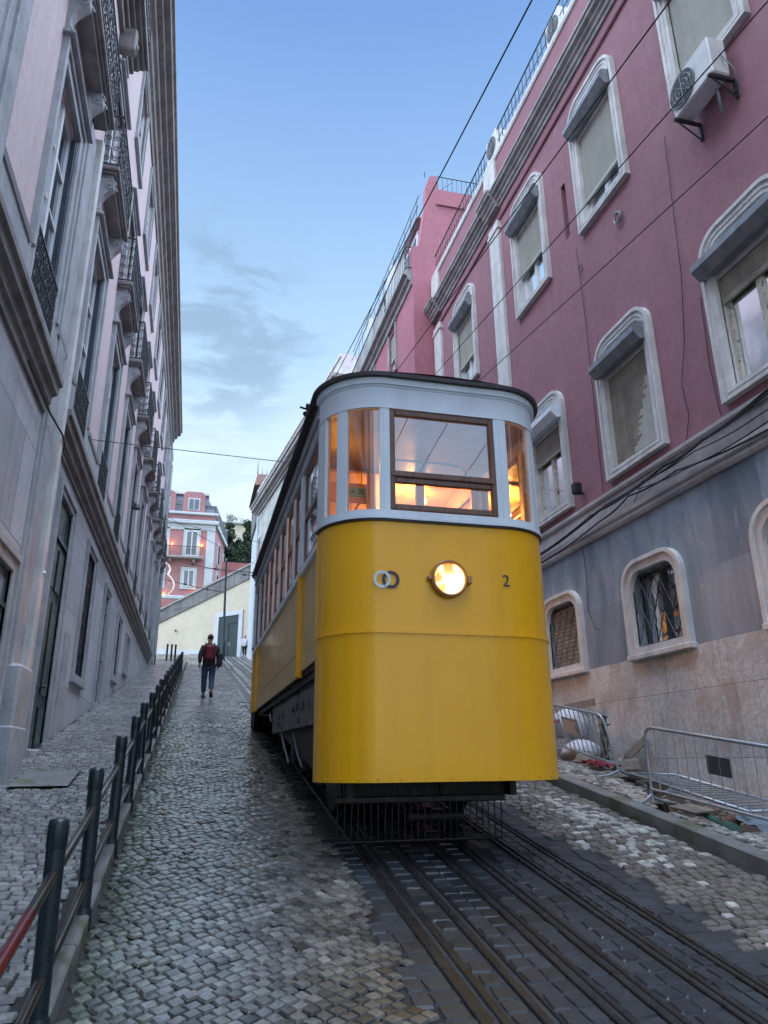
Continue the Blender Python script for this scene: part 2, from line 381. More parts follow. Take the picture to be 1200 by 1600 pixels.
M['glassL'] = glassmat('dark_window_glass', refl=.22, opq=(.03,.04,.05), rough=.03, wav=.15)
M['glassR'] = glassmat('dusty_window_glass', refl=.10, opq=(.07,.08,.09), rough=.12, wav=.2)
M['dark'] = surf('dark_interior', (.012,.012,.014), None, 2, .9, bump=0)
M['yellow'] = surf('glossy_yellow_coachwork', (.93,.455,.003), (.87,.415,.003), .8, .32, rvar=.05, bump=.05, bscale=2.5, spec=.35, coat=.26, fine=.04, streak=((.50,.27,.02), .35))
M['yellowS'] = surf('dull_yellow_side_panels', (.68,.43,.10), (.56,.35,.09), 1.5, .42, rvar=.06, bump=.05, bscale=8, streak=((.24,.15,.06), .4), fine=.08, coat=.2)  # duller, browner yellow than the end aprons
M['tramW'] = surf('tram_white_paint', (.74,.81,.88), (.66,.73,.80), 1.5, .38, rvar=.05, bump=.03, bscale=10, streak=((.32,.32,.33), .35), fine=.05)
M['tramG'] = surf('tram_pale_grey_paint', (.36,.37,.38), (.27,.28,.29), 1.5, .5, bump=.04, streak=((.14,.14,.14), .5))
M['roof'] = surf('tarred_canvas_roof', (.045,.035,.04), (.03,.025,.028), 3, .6, bump=.1)
M['black'] = surf('greasy_black_steel', (.006,.006,.006), (.014,.012,.011), 5, .5, bump=.25)
M['plate'] = surf('dirty_grey_frame_plate', (.16,.155,.15), (.08,.075,.07), 3, .55, bump=.15, patch=((.04,.035,.03), 5))
M['teak'] = wood('varnished_teak', (.20,.10,.065), (.10,.050,.035), .35)
M['wall_in'] = wood('orange_varnished_panelling', (.62,.32,.11), (.45,.21,.06), .3)
M['ceil_in'] = surf('platform_ceiling_paint', (.20,.165,.13), (.16,.13,.10), 2, .5, bump=.02)
M['creamin'] = surf('cream_saloon_paint', (.80,.55,.26), None, 2, .5, bump=.02)
M['glassT'] = glassmat('tram_window_glass', refl=.16, tint=(.93,.96,.97), rough=.01, wav=.04)
M['bulb'] = emis('warm_bulb', (1, .55, .16), 4)
M['lamp'] = emis('headlamp_glow', (1, .66, .20), 14)
M['lampr'] = surf('ochre_brass_rim', (.42,.22,.09), (.36,.17,.08), 6, .4, metal=.3, bump=.03)
M['navy'] = surf('navy_paint', (.03,.025,.06), None, 5, .4, bump=0)
M['dotwhite'] = surf('white_enamel', (.75,.80,.80), None, 5, .4, bump=0)
M['green'] = surf('green_label', (.20,.35,.16), None, 5, .5, bump=0)
M['post'] = surf('dark_green_cast_iron', (.006,.016,.022), (.010,.021,.026), 7, .33, bump=.1, bscale=60)
M['rail'] = surf('worn_shiny_tube', (.22,.20,.19), (.12,.115,.11), 1.5, .22, rvar=.05, metal=.9, bump=.0, fine=0)
M['redtube'] = surf('red_painted_tube', (.12,.010,.012), (.06,.010,.012), 5, .22, bump=.0, fine=0)
M['galv'] = surf('galvanised_steel', (.42,.47,.52), (.28,.32,.36), 6, .38, metal=.65, bump=.06)
M['galvd'] = surf('dark_metal_plate', (.07,.08,.09), None, 6, .5, metal=.3, bump=.06)
M['gutter'] = surf('mossy_gutter_stone', (.085,.09,.075), (.055,.062,.048), 4, .45, bump=.5, bscale=25, patch=((.05,.065,.02), 2.2))
M['navyjamb'] = surf('dark_blue_jamb_paint', (.045,.06,.085), (.03,.04,.06), 3, .4, bump=.05)
M['lining'] = surf('bleached_slats', (.47,.46,.42), (.38,.37,.33), 3, .6, bump=.1)
M['mortar'] = surf('grey_track_mortar', (.040,.043,.048), (.022,.024,.027), 3, .5, bump=.5, bscale=30)
M['kerb'] = surf('worn_limestone_kerb', (.20,.20,.195), (.12,.12,.115), 3, .5, bump=.4, bscale=25, patch=((.10,.11,.06), 2.2))
M['steel'] = surf('worn_rail_steel', (.045,.044,.047), (.025,.023,.023), 5, .32, metal=.35, bump=.1)
M['groove'] = surf('rail_groove_dirt', (.010,.009,.008), None, 5, .7, bump=.1)
M['cable'] = surf('black_cable', (.012,.012,.014), None, 5, .5, bump=0)
M['wire'] = surf('overhead_wire', (.03,.025,.03), None, 5, .5, bump=0)
M['dirt'] = surf('damp_earth', (.075,.055,.038), (.035,.028,.022), 2.5, .9, bump=.8, bscale=14)
M['rubble'] = surf('broken_masonry', (.26,.23,.20), (.15,.13,.11), 5, .9, bump=.6, bscale=20)
M['acw'] = surf('air_conditioner_casing', (.66,.68,.68), (.55,.57,.57), 3, .5, bump=.02, streak=((.3,.3,.28), .3))
M['acg'] = surf('fan_grille_grey', (.10,.11,.12), None, 3, .6, bump=.1)
M['cream'] = surf('pale_yellow_render', (.58,.53,.42), (.50,.455,.355), .5, .85, streak=((.32,.28,.19), .35), bump=.1)
M['slate'] = surf('grey_parapet_stone', (.20,.20,.20), (.12,.12,.125), 1.0, .8, streak=((.06,.06,.06), .7), blocks=(1.0,3.0,.02,(.05,.05,.05),'xz'), bump=.2)
M['plinthw'] = surf('whitewash', (.55,.58,.62), (.45,.48,.52), 1, .8, bump=.1)
M['pinkH'] = surf('hotel_salmon_render', (.40,.20,.21), (.35,.175,.185), .4, .8, bump=.05)
M['pinkHt'] = surf('hotel_pale_blue_stone', (.52,.58,.62), (.42,.48,.52), 1, .7, bump=.05)
M['roofH'] = surf('weathered_zinc_mansard', (.10,.12,.15), (.07,.08,.10), 1, .6, bump=.1)
M['redwall'] = surf('dark_red_render', (.28,.10,.10), (.20,.075,.08), .6, .85, bump=.1)
M['palebl'] = surf('pale_building_render', (.50,.52,.50), (.38,.40,.39), .8, .8, streak=((.2,.2,.2), .5), bump=.1, blocks=(.6,.35,.02,(.30,.31,.31),'yz'))
M['leafD'] = surf('dark_foliage', (.022,.05,.026), (.04,.075,.035), 2, .7, bump=0)
M['leafP'] = surf('pale_bare_canopy', (.17,.20,.16), (.24,.26,.22), 2, .8, bump=0)
M['leafG'] = surf('weed_leaf', (.05,.10,.03), (.08,.13,.05), 9, .6, bump=0)
M['bark'] = surf('bark', (.07,.055,.045), (.04,.03,.025), 8, .9, bump=.5)
M['ground'] = surf('dark_earth_ground', (.05,.048,.045), (.035,.034,.032), .2, .85, bump=.4, bscale=4)
M['hill'] = surf('grassy_hillside', (.07,.09,.05), (.10,.10,.07), .1, .9, bump=.3, bscale=2)
M['skin'] = surf('skin', (.42,.25,.18), None, 8, .5, bump=0)
M['jacket'] = surf('black_jacket_cloth', (.014,.015,.022), (.022,.022,.03), 9, .8, bump=.3, bscale=60)
M['jeans'] = surf('blue_denim', (.045,.085,.17), (.03,.06,.13), 9, .85, bump=.3, bscale=80)
M['redbag'] = surf('crimson_backpack_cloth', (.15,.006,.02), (.10,.004,.014), 9, .7, bump=.3, bscale=50)
M['hair'] = surf('dark_hair', (.02,.016,.014), (.04,.035,.03), 20, .6, bump=.4)
M['shirtw'] = surf('white_shirt', (.62,.62,.66), None, 9, .8, bump=.2)
M['sack'] = surf('white_woven_sack', (.58,.60,.66), (.42,.45,.52), 6, .7, bump=.6, bscale=14)
M['redcloth'] = surf('crimson_rag', (.20,.01,.03), (.12,.008,.02), 6, .8, bump=.5)
M['plank'] = wood('weathered_plank', (.30,.27,.24), (.18,.16,.14), .8)
M['card'] = surf('worn_white_paper', (.62,.60,.56), None, 6, .8, bump=.05)
M['greenp'] = surf('green_plastic_pipe', (.02,.11,.085), (.03,.09,.07), 6, .4, bump=.05)
M['lilac'] = surf('blue_grey_tarpaulin', (.17,.22,.27), (.10,.14,.18), 3, .5, bump=.5, bscale=6)
M['redp'] = surf('red_paint_mark', (.45,.05,.06), None, 6, .7, bump=0)
M['glow'] = emis('sconce_flame', (1, .42, .10), .5)
M['fairy'] = emis('fairy_light_beads', (1, .93, .78), .16)
M['tile'] = surf('red_roof_tile', (.16,.085,.07), (.11,.06,.05), 2, .85, bump=.3)
# ------------------------------------------------------------------ street profile
H0, SL = -1.84, .165
def gz(y):
    if y <= -14: return H0-14*SL
    if y <= 66: return H0+SL*y
    return H0+66*SL+.05*(min(y, 110)-66)
def fallof(x, y): return 0
# terrain to the horizon
mb = MB()
ys = [-600, -200, -60, -30, -14, -8, 0, 10, 20, 30, 40, 50, 60, 66, 80, 110, 200, 400, 800]
xs = [-600, -200, -60, -20, -8, 0, 8, 20, 60, 200, 600]
for y in ys:
    for x in xs: mb.v.append((x, y, gz(y)-.45))
for i in range(len(ys)-1):
    for j in range(len(xs)-1):
        a = i*len(xs)+j; mb.f.append([a, a+1, a+1+len(xs), a+len(xs)]); mb.m.append(0); mb.sm.append(False)
tag(mb.build('ground', M['ground']), kind='structure')
def slab(name, x0, x1, y0, y1, mat, dz, n=None):
    mb = MB(); yy = [y0]+[v for v in (-14, 66) if y0 < v < y1]+[y1]
    for a, b in zip(yy, yy[1:]):
        mb.add([(x0,a,gz(a)+dz),(x1,a,gz(a)+dz),(x1,b,gz(b)+dz),(x0,b,gz(b)+dz)], [(0,1,2,3)])
    return tag(mb.build(name, mat), kind='structure')
M['joint'] = surf('mortar_dirt_joints', (.022,.020,.017), (.012,.011,.010), 2.0, .7, bump=.5, bscale=30, patch=((.026,.032,.016), 1.1))
slab('road_bed', -.53, 4.62, -14, 66, M['joint'], -.012)
slab('pavement_bed', -2.2, -.64, -14, 46, M['joint'], .068)

# cobbles: every stone its own rounded block, merged in one sheet of paving
def cobmat(name, rough, wet):
    m, nt, b = newmat(name)
    at = N(nt, 'ShaderNodeAttribute', attribute_name='stone')
    n = noise(nt, 26, 5, .7)
    col = mix(nt, .45, at.outputs['Color'], ramp(nt, n, .25, .75), 'OVERLAY')
    big = ramp(nt, noise(nt, .9, 4, .6), .38, .66)
    lk(nt, mix(nt, .5, col, mix(nt, big, (.33,.33,.33), (.6,.6,.6)), 'OVERLAY'), b.inputs['Base Color'])
    r1 = N(nt, 'ShaderNodeMapRange', inp={'From Min': .35, 'From Max': .65, 'To Min': rough-wet, 'To Max': rough+wet})
    lk(nt, noise(nt, 1.4, 5, .65), r1.inputs[0]); lk(nt, r1.outputs[0], b.inputs['Roughness'])
    b.inputs['Specular IOR Level'].default_value = .75; b.inputs['Coat Weight'].default_value = .35 if wet > .11 and rough < .35 else 0; b.inputs['Coat Roughness'].default_value = .16
    bp = N(nt, 'ShaderNodeBump', inp={'Strength': .5, 'Distance': .004}); lk(nt, noise(nt, 70, 5, .65), bp.inputs['Height'])
    lk(nt, bp.outputs[0], b.inputs['Normal']); return m
M['cobwet'] = cobmat('wet_basalt_limestone_cobbles', .24, .12)
M['cobwalk'] = cobmat('worn_limestone_pavement_cobbles', .27, .12)
M['cobbrown'] = cobmat('mixed_brown_white_cobbles', .52, .12)
M['sett'] = cobmat('dark_granite_setts', .36, .14)

def cobbles(name, mat, x0, x1, y0, y1, sx, sy, dz, colf, keep=None, warp=None, lod=None, gap=.07, dome=.0022, jit=.10, bond=.5):
    """rows of stones across x; returns one mesh.  colf(x,y)->(n,3)."""
    rows = int((y1-y0)/sy); cols = int((x1-x0)/sx)+(2 if bond else 1)
    iy, ix = np.mgrid[0:rows, 0:cols]
    ro_ = rng.uniform(0, 1, rows)[:, None] if bond else 0
    u = x0+(ix+ro_)*sx-(sx if bond else 0); v = y0+iy*sy
    u = u.ravel().astype(float); v = v.ravel().astype(float)
    n = len(u)
    # half sizes with random variation
    hw = sx*.5*(1-gap+rng.uniform(-.09, .03, n)); hh = sy*.5*(1-gap+rng.uniform(-.09, .03, n))
    cx = u+sx/2+rng.normal(0, sx*.03, n); cy = v+sy/2+rng.normal(0, sy*.03, n)
    ok = (cx-hw > x0) & (cx+hw < x1)
    cx, cy, hw, hh = cx[ok], cy[ok], hw[ok], hh[ok]; n = len(cx)
    if lod is None: lod = 8
    if lod == 8:
        k = .42
        base = np.array([[-1,-k],[-k,-1],[k,-1],[1,-k],[1,k],[k,1],[-k,1],[-1,k]])*np.array([1,1])
        base = np.array([[-1,-.84],[-.84,-1],[.84,-1],[1,-.84],[1,.84],[.84,1],[-.84,1],[-1,.84]])
    else:
        base = np.array([[-1,-1],[1,-1],[1,1],[-1,1]])*.98
    K = len(base)
    rot = rng.normal(0, .05, n)
    P = base[None]*np.stack([hw, hh], 1)[:, None]
    P = P*(1+rng.normal(0, jit*.5, (n, K, 1)))
    c, s = np.cos(rot)[:, None], np.sin(rot)[:, None]
    P = np.stack([P[..., 0]*c-P[..., 1]*s, P[..., 0]*s+P[..., 1]*c], -1)
    C = np.stack([cx, cy], 1)
    if warp is not None:
        XY = C[:, None]+P
        wx, wy = warp(XY[..., 0], XY[..., 1]); XYo = np.stack([wx, wy], -1)
        wx, wy = warp(cx, cy); Co = np.stack([wx, wy], -1)
    else: XYo = C[:, None]+P; Co = C
    if keep is not None:
        mk = keep(XYo[..., 0].min(1), XYo[..., 0].max(1), Co[:, 0], Co[:, 1]); XYo, Co, hw, hh = XYo[mk], Co[mk], hw[mk], hh[mk]; n = len(Co)
    fl = .25 if sx > .14 or name == 'track_setts' else 1.0
    lift = rng.normal(0, .0035*fl, n); tx = rng.normal(0, .045*fl, n); ty = rng.normal(0, .045*fl, n)
    gy = np.vectorize(gz)
    def Z(xy, off):
        d = xy-Co[:, None] if xy.ndim == 3 else None
        g = gy(xy[..., 1])
        t = (d[..., 0]*tx[:, None]+d[..., 1]*ty[:, None]+lift[:, None]) if d is not None else lift
        return g+dz+off+t
    inner = Co[:, None]+(XYo-Co[:, None])*(.86 if sx < .14 else .93)
    ro = np.concatenate([XYo, Z(XYo, -.014)[..., None]], -1)
    ri = np.concatenate([inner, Z(inner, 0)[..., None]], -1)
    cc = np.concatenate([Co, (gy(Co[:, 1])+dz+lift+dome)[:, None]], -1)[:, None]
    V = np.concatenate([ro, ri, cc], 1); per = 2*K+1
    off = np.arange(n)[:, None]*per
    quads = np.array([[i, (i+1) % K, K+(i+1) % K, K+i] for i in range(K)])
    tris = np.array([[K+i, K+(i+1) % K, 2*K] for i in range(K)])
    Q = (off[:, :, None]+quads[None]).reshape(-1, 4); T = (off[:, :, None]+tris[None]).reshape(-1, 3)
    me = bpy.data.meshes.new(name)
    nv = n*per; me.vertices.add(nv); me.vertices.foreach_set('co', V.reshape(-1).astype(np.float32))
    nl = Q.size+T.size; me.loops.add(nl); me.polygons.add(len(Q)+len(T))
    me.loops.foreach_set('vertex_index', np.concatenate([Q.ravel(), T.ravel()]).astype(np.int32))
    st = np.concatenate([np.arange(len(Q))*4, Q.size+np.arange(len(T))*3]).astype(np.int32)
    me.polygons.foreach_set('loop_start', st)
    me.polygons.foreach_set('use_smooth', np.zeros(len(st), bool))
    me.update(calc_edges=True); me.validate()
    col = colf(Co[:, 0], Co[:, 1])
    cl = np.concatenate([np.clip(col, .01, 1), np.ones((n, 1))], 1)
    cl = np.repeat(cl, per, 0).astype(np.float32)
    at = me.color_attributes.new('stone', 'FLOAT_COLOR', 'POINT'); at.data.foreach_set('color', cl.ravel())
    me.materials.append(mat)
    o = link(name, me); return tag(o, kind='structure')
def tones(base, var, n): 
    b = np.array(base)[None]; k = 1+rng.normal(0, var, (n, 1)); return b*k*(1+rng.normal(0, .02, (n, 3)))
def pnoise(x, y, s, seed=0):       # cheap smooth noise
    q = np.zeros_like(x)
    for i in range(5):
        a = (i*1.7+seed); q += np.sin(x*s*(1+.6*i)*math.cos(a)+y*s*(1+.6*i)*math.sin(a)+a*3.1)/(1+.5*i)
    return q/2.2
def col_road(x, y):
    n = len(x); c = tones((.140,.140,.134), .28, n); p = pnoise(x, y, 1.1)
    c *= (1+.22*p)[:, None]
    lt = (pnoise(x, y, 2.3, 4)+rng.normal(0, .5, n)) > 1.05; c[lt] *= 1.5
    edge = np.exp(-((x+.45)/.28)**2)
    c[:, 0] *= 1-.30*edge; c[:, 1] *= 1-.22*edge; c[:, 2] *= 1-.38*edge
    br = np.clip((x-.35)/.7, 0, 1); c *= 1+br[:, None]*(np.array([.03,-.04,-.12]))[None]
    return c
def col_walk(x, y):
    n = len(x); c = tones((.22,.22,.215), .22, n); return c*(1+.15*pnoise(x, y, 1.5))[:, None]
def col_brown(x, y):
    n = len(x); c = tones((.150,.130,.112), .16, n)
    q = pnoise(x*1.0, y*.9, 1.9, 2)+.55*np.exp(-((x-4.15)/.28)**2)+rng.normal(0, .55, n)
    wht = q > .78; c[wht] = tones((.42,.41,.38), .15, int(wht.sum()))
    return c
def col_white(x, y):
    n = len(x); c = tones((.36,.36,.34), .2, n); d = rng.uniform(0, 1, n) < .28; c[d] *= .5; return c
def col_sett(x, y):
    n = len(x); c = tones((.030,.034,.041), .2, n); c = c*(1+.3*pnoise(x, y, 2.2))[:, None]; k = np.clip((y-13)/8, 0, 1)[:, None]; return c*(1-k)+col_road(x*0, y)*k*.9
def fan(x, y): return x, y+.045*np.sin(x*3.4)+.05*np.sin(y*1.3+x*1.1)
def hsh(y, q): return (np.sin(np.floor(y/q)*12.9898)*43758.5453) % 1
def lb(y): return 1.295-.115*(hsh(y, .152) < .45)
def rb(y): return 3.325+.155*(hsh(y+7, .152) < .5)
PITCH = .098
def rot_fan(u, v):
    a = R(33); x, y = u*math.cos(a)-v*math.sin(a), u*math.sin(a)+v*math.cos(a)
    return x+.035*np.sin(y*2.6), y+.05*np.sin(x*2.4)
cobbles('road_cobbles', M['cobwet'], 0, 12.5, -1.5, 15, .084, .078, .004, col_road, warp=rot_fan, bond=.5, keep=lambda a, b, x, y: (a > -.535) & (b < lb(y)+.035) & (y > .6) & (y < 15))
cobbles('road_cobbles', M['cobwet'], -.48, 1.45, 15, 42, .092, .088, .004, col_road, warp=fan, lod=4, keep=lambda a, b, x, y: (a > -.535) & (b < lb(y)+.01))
cobbles('road_cobbles', M['cobbrown'], 3.2, 4.62, 1.5, 15, .105, .082, .004, col_brown, keep=lambda a, b, x, y: (a > rb(y)) & (b < 4.60), warp=fan)
cobbles('road_cobbles', M['cobbrown'], 3.2, 4.62, 15, 58, .12, .11, .004, col_brown, lod=4, keep=lambda a, b, x, y: (a > rb(y)) & (b < 4.60))
cobbles('road_cobbles', M['cobwet'], -6, 1.36, 42, 58.5, .16, .15, .004, col_road, lod=4, keep=lambda a, b, x, y: (b < lb(y)+.01) & ((a > -.5) | (y > 44)))
cobbles('pavement_cobbles', M['cobwalk'], -2.15, -.64, .6, 16, .092, .086, .084, col_walk, warp=lambda x, y: (x, y+.10*np.sin(x*2.2)),
        keep=lambda a, b, x, y: (b < -.645) & ~((x < -1.25) & (x > -1.9) & (y > 9.15) & (y < 10.15)) )
cobbles('pavement_cobbles', M['cobwalk'], -2.15, -.64, 16, 44, .10, .10, .084, col_walk, lod=4, keep=lambda a, b, x, y: (b < -.645))
# right pavement; the dug pit along the wall stays open
def inpit(x, y):
    e = 5.45+.18*np.sin(y*2.1)+.07*np.sin(y*5.3)
    return (x > e) & (y > 6.3) & (y < 14.5) | ((x > 5.02+.1*np.sin(y*4)) & (y > 6.5) & (y < 7.75))
cobbles('pavement_cobbles', M['cobwalk'], 4.86, 6.38, .6, 16, .088, .082, .10, col_white, keep=lambda a, b, x, y: (b < 6.38) & ~inpit(x, y))
cobbles('pavement_cobbles', M['cobwalk'], 4.86, 6.38, 16, 40, .13, .13, .10, col_white, lod=4, keep=lambda a, b, x, y: (b < 6.38))
# bed under the right pavement as a height field with the pit in it
mb = MB(); NX, NY = 26, 150
gx = np.linspace(4.80, 6.42, NX); gyv = np.linspace(-4, 26, NY)
for yv in gyv:
    for xv in gx:
        d = .085
        if inpit(np.array(xv), np.array(yv)): d = -.20+random.uniform(-.05, .07)+.06*math.sin(xv*9+yv*4)
        mb.v.append((xv, yv, gz(yv)+d))
for i in range(NY-1):
    for j in range(NX-1):
        a = i*NX+j; mb.f.append([a, a+1, a+1+NX, a+NX]); mb.m.append(0); mb.sm.append(True)
tag(mb.build('pavement_bed', M['dirt']), kind='structure')
slab('pavement_bed', 4.80, 6.42, 26, 56, M['joint'], .085)
slab('pavement_bed', 4.80, 6.42, -14, -4, M['joint'], .085)
# iron-rimmed stone hatch in the left pavement
mb = MB()
mb.add([(-1.88,9.2,gz(9.2)+.098),(-1.27,9.2,gz(9.2)+.098),(-1.27,10.1,gz(10.1)+.098),(-1.88,10.1,gz(10.1)+.098)], [(0,1,2,3)])
tag(mb.build('hatch_cover', M['kerb']), 'flat square stone hatch set in the left pavement beside the pilaster foot', 'hatch cover')
# kerbs, stone by stone
def kerb(x0, x1, y0, y1, L, top, below, nm):
    y = y0; mb = MB()
    while y < y1:
        l = L*random.uniform(.85, 1.15); e = min(y+l, y1)-.012; j = random.uniform(-.006, .006); k = random.uniform(-.006, .004)
        b = .014
        a0, a1 = x0+j, x1+j
        vs = []
        for yy in (y, e):
            g = gz(yy)+k
            vs += [(a0,yy,g+below),(a0,yy,g+top-b),(a0+b,yy,g+top),(a1-b,yy,g+top),(a1,yy,g+top-b),(a1,yy,g+below)]
        fs = [(i, i+1, i+7, i+6) for i in range(5)]+[tuple(range(6))[::-1], tuple(range(6, 12))]
        mb.add(vs, fs); y = e+.012
    return tag(mb.build(nm, M['gutter' if nm == 'gutter' else 'kerb']), kind='structure')
kerb(-.64, -.525, -4, 45, 1.0, .10, -.3, 'kerb')
kerb(4.62, 4.80, -4, 50, 1.25, .125, -.3, 'kerb')

# track zone: bed, setts, rails
slab('track_bed', 1.29, 3.52, -14, 66, M['mortar'], -.008)
gaps = [(1.435,1.61), (1.74,1.86), (2.10,2.22), (2.36,2.48), (2.74,2.86), (3.05,3.15)]
def insett(a, b, x, y):
    k = (a > lb(y)) & (b < rb(y)+.02)
    for p, q in gaps: k &= ~((b > p) & (a < q))
    return k
def setts(x0, x1, y0, y1, sx, sy, lod):
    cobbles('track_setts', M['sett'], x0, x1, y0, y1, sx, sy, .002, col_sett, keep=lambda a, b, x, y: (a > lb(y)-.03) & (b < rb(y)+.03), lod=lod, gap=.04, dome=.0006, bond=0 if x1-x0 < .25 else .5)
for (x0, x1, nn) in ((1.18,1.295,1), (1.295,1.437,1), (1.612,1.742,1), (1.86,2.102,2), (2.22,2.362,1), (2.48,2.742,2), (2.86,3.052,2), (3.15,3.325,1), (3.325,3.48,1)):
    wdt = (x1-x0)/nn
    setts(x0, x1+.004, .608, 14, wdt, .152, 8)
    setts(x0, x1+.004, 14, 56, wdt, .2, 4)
def railobj(name, label, xa, wl, wg, wr):
    # running strip | groove | guard strip
    t = thing(name, label, 'rail', (xa, 0, gz(0)), 'steel rails and cable slots of the track')
    def strip(nm, a, b, top, mat, bot=-.05):
        mb = MB(); ys = [-14, 66]
        bv = .006
        vs = []
        for y in ys:
            g = gz(y); vs += [(a,y,g+bot),(a,y,g+top-bv),(a+bv,y,g+top),(b-bv,y,g+top),(b,y,g+top-bv),(b,y,g+bot)]
        mb.add(vs, [(i, i+1, i+7, i+6) for i in range(5)]+[tuple(range(6))[::-1], tuple(range(6, 12))]); return mb.build(nm, mat, t)
    strip('rail_head', xa, xa+wl, .012, M['steel'])
    strip('groove', xa+wl+.001, xa+wl+wg-.001, -.03, M['groove'])
    strip('guard_strip', xa+wl+wg, xa+wl+wg+wr, .006, M['steel'])
    return t
railobj('rail', 'wide double steel rail on the left edge of the dark setts', 1.44, .075, .035, .055)
railobj('rail', 'second steel rail from the left, its groove crossing the dark setts', 1.75, .05, .04, .02)
railobj('cable_slot', 'left one of the two steel edged cable slots in the middle of the track', 2.105, .045, .03, .04)
railobj('cable_slot', 'right one of the two steel edged cable slots in the middle of the track', 2.365, .045, .03, .04)
railobj('rail', 'second steel rail from the right, coming out under the right end of the guard', 2.745, .03, .04, .04)
railobj('rail', 'outermost steel rail on the right, beside the brown cobbles', 3.055, .03, .035, .03)
# far passing loop: curved rails bending to both sides beyond the tram
for k, (bx, sgn, lab) in enumerate(((1.75, -1, 'curved rail bending left towards the yellow wall beyond the tram'), (2.4, -1, 'inner curved rail bending left beyond the tram'))):
    mb = MB(); pts = []
    for i in range(22):
        y = 34+i*1.1; t = (y-34)/22; pts.append((bx+sgn*4.4*t**2.0, y, gz(y)+.016))
    for a, b in zip(pts, pts[1:]):
        mb.add([(a[0]-.05,a[1],a[2]),(a[0]+.05,a[1],a[2]),(b[0]+.05,b[1],b[2]),(b[0]-.05,b[1],b[2])], [(0,1,2,3)])
    tag(mb.build('curved_rail', M['steel']), lab, 'rail')

# ------------------------------------------------------------------ left kerb railing
f = thing('railing', 'long dark green post and rail fence along the left kerb', 'railing', (-.55, 1.2, gz(1.2)))
py = [1.15, 2.62, 4.04, 5.36, 6.87, 8.36]
while py[-1] < 32.5: py.append(py[-1]+1.52)
FX = -.565
p0 = None
for i, y in enumerate(py):
    g = gz(y); ln = random.uniform(-.012, .012)
    mb = MB(); mb.tube([(FX,y,g+.02),(FX+ln,y,g+.80)], .044, 14).tube([(FX+ln,y,g+.80),(FX+ln,y,g+.81),(FX+ln,y,g+.90),(FX+ln,y,g+.925),(FX+ln,y,g+.93)], [.045,.048,.048,.044,.03], 14)
    mb.tube([(FX,y,g-.02),(FX,y,g+.10),(FX,y,g+.12)], [.058,.056,.047], 14)
    o = mb.build('post', M['post'], f)
for i in range(len(py)-1):
    a, b = py[i], py[i+1]
    for h in (.70, .27):
        s = random.uniform(-.008, .008)
        MB().tube([(FX,a+.03,gz(a)+h),(FX+s,(a+b)/2,(gz(a)+gz(b))/2+h-.004),(FX,b-.03,gz(b)+h)], .024, 10).build('rail_tube', M['rail'] if (i+int(h*10)) % 2 or i < 5 else M['post'], f)
mb = MB().tube([(FX,2.9,gz(2.9)+.70),(FX,3.5,gz(3.5)+.70)], .0255, 10); mb.build('red_sleeve', M['redtube'], f)
for k, (x, y, lab) in enumerate(((-1.64, 44.6, 'leftmost of the three thin bollards at the far corner'), (-1.38, 44.2, 'middle one of the three thin bollards at the far corner'), (-1.16, 43.8, 'rightmost of the three thin bollards at the far corner'))):
    g = gz(y); tag(MB().tube([(x,y,g),(x,y,g+.9),(x,y,g+.94),(x,y,g+1.0),(x,y,g+1.03)], [.06,.055,.07,.07,.02], 10).build('bollard', M['post']), lab, 'bollard', 'bollards at the far corner')

# ------------------------------------------------------------------ right side: barriers and diggings
def barrier(name, label, A, B, h=.80, lean=0, feet=True, extra=None):
    A, B = Vector(A), Vector(B); t = thing(name, label, 'barrier', A, 'steel crowd barriers')
    d = (B-A); L = d.length; d.normalize(); sd = Vector((d.y, -d.x, 0)).normalized(); up = (Vector((0,0,1))+sd*lean).normalized()
    P = lambda u, v: A+d*u+up*v
    r = .12; fr = []
    for (cu_, cv, a0) in ((r, h-r, PI), (L-r, h-r, PI/2)):
        pass
    pts = [P(0, .02), P(0, h-r)]+[P(r-r*math.cos(a), h-r+r*math.sin(a)) for a in (R(30), R(60), R(90))]
    pts += [P(L-r+r*math.sin(a), h-r+r*math.cos(a)) for a in (0, R(30), R(60), R(90))]+[P(L, .02)]
    MB().tube(pts, .019, 10).build('frame', M['galv'], t)
    MB().tube([P(0, .16), P(L, .16)], .016, 8).build('lower_rail', M['galv'], t)
    nb = int(L/.135)
    for i in range(1, nb):
        u = L*i/nb; MB().tube([P(u, .16), P(u, h)], .0075, 6).build('bar', M['galv'], t)
    if feet:
        for u in (.0, L):
            MB().tube([P(u, .10)+sd*.0, P(u, .03)+sd*.12, P(u, 0)+sd*.34], .018, 8).tube([P(u, .08), P(u, .03)-sd*.14, P(u, 0)-sd*.34], .018, 8).build('foot', M['galv'], t)
    if extra: extra(P, d, up, sd, t)
    return t
def plate(u0, u1, v0, v1, mat, nm='plate'):
    def fn(P, d, up, sd, t):
        n = sd*.006
        a, b, c, e = P(u0, v0), P(u1, v0), P(u1, v1), P(u0, v1)
        MB().add([a-n,b-n,c-n,e-n,a+n,b+n,c+n,e+n], [(0,3,2,1),(4,5,6,7),(0,1,5,4),(1,2,6,5),(2,3,7,6),(3,0,4,7)]).build(nm, M[mat], t)
    return fn
barrier('crowd_barrier', 'upright steel crowd barrier with a dark plate, nearest, standing over the kerb', (4.95,7.66,gz(7.66)+.10), (5.40,5.50,gz(5.5)+.10), .82, extra=plate(.82,1.10,.46,.64,'galvd'))
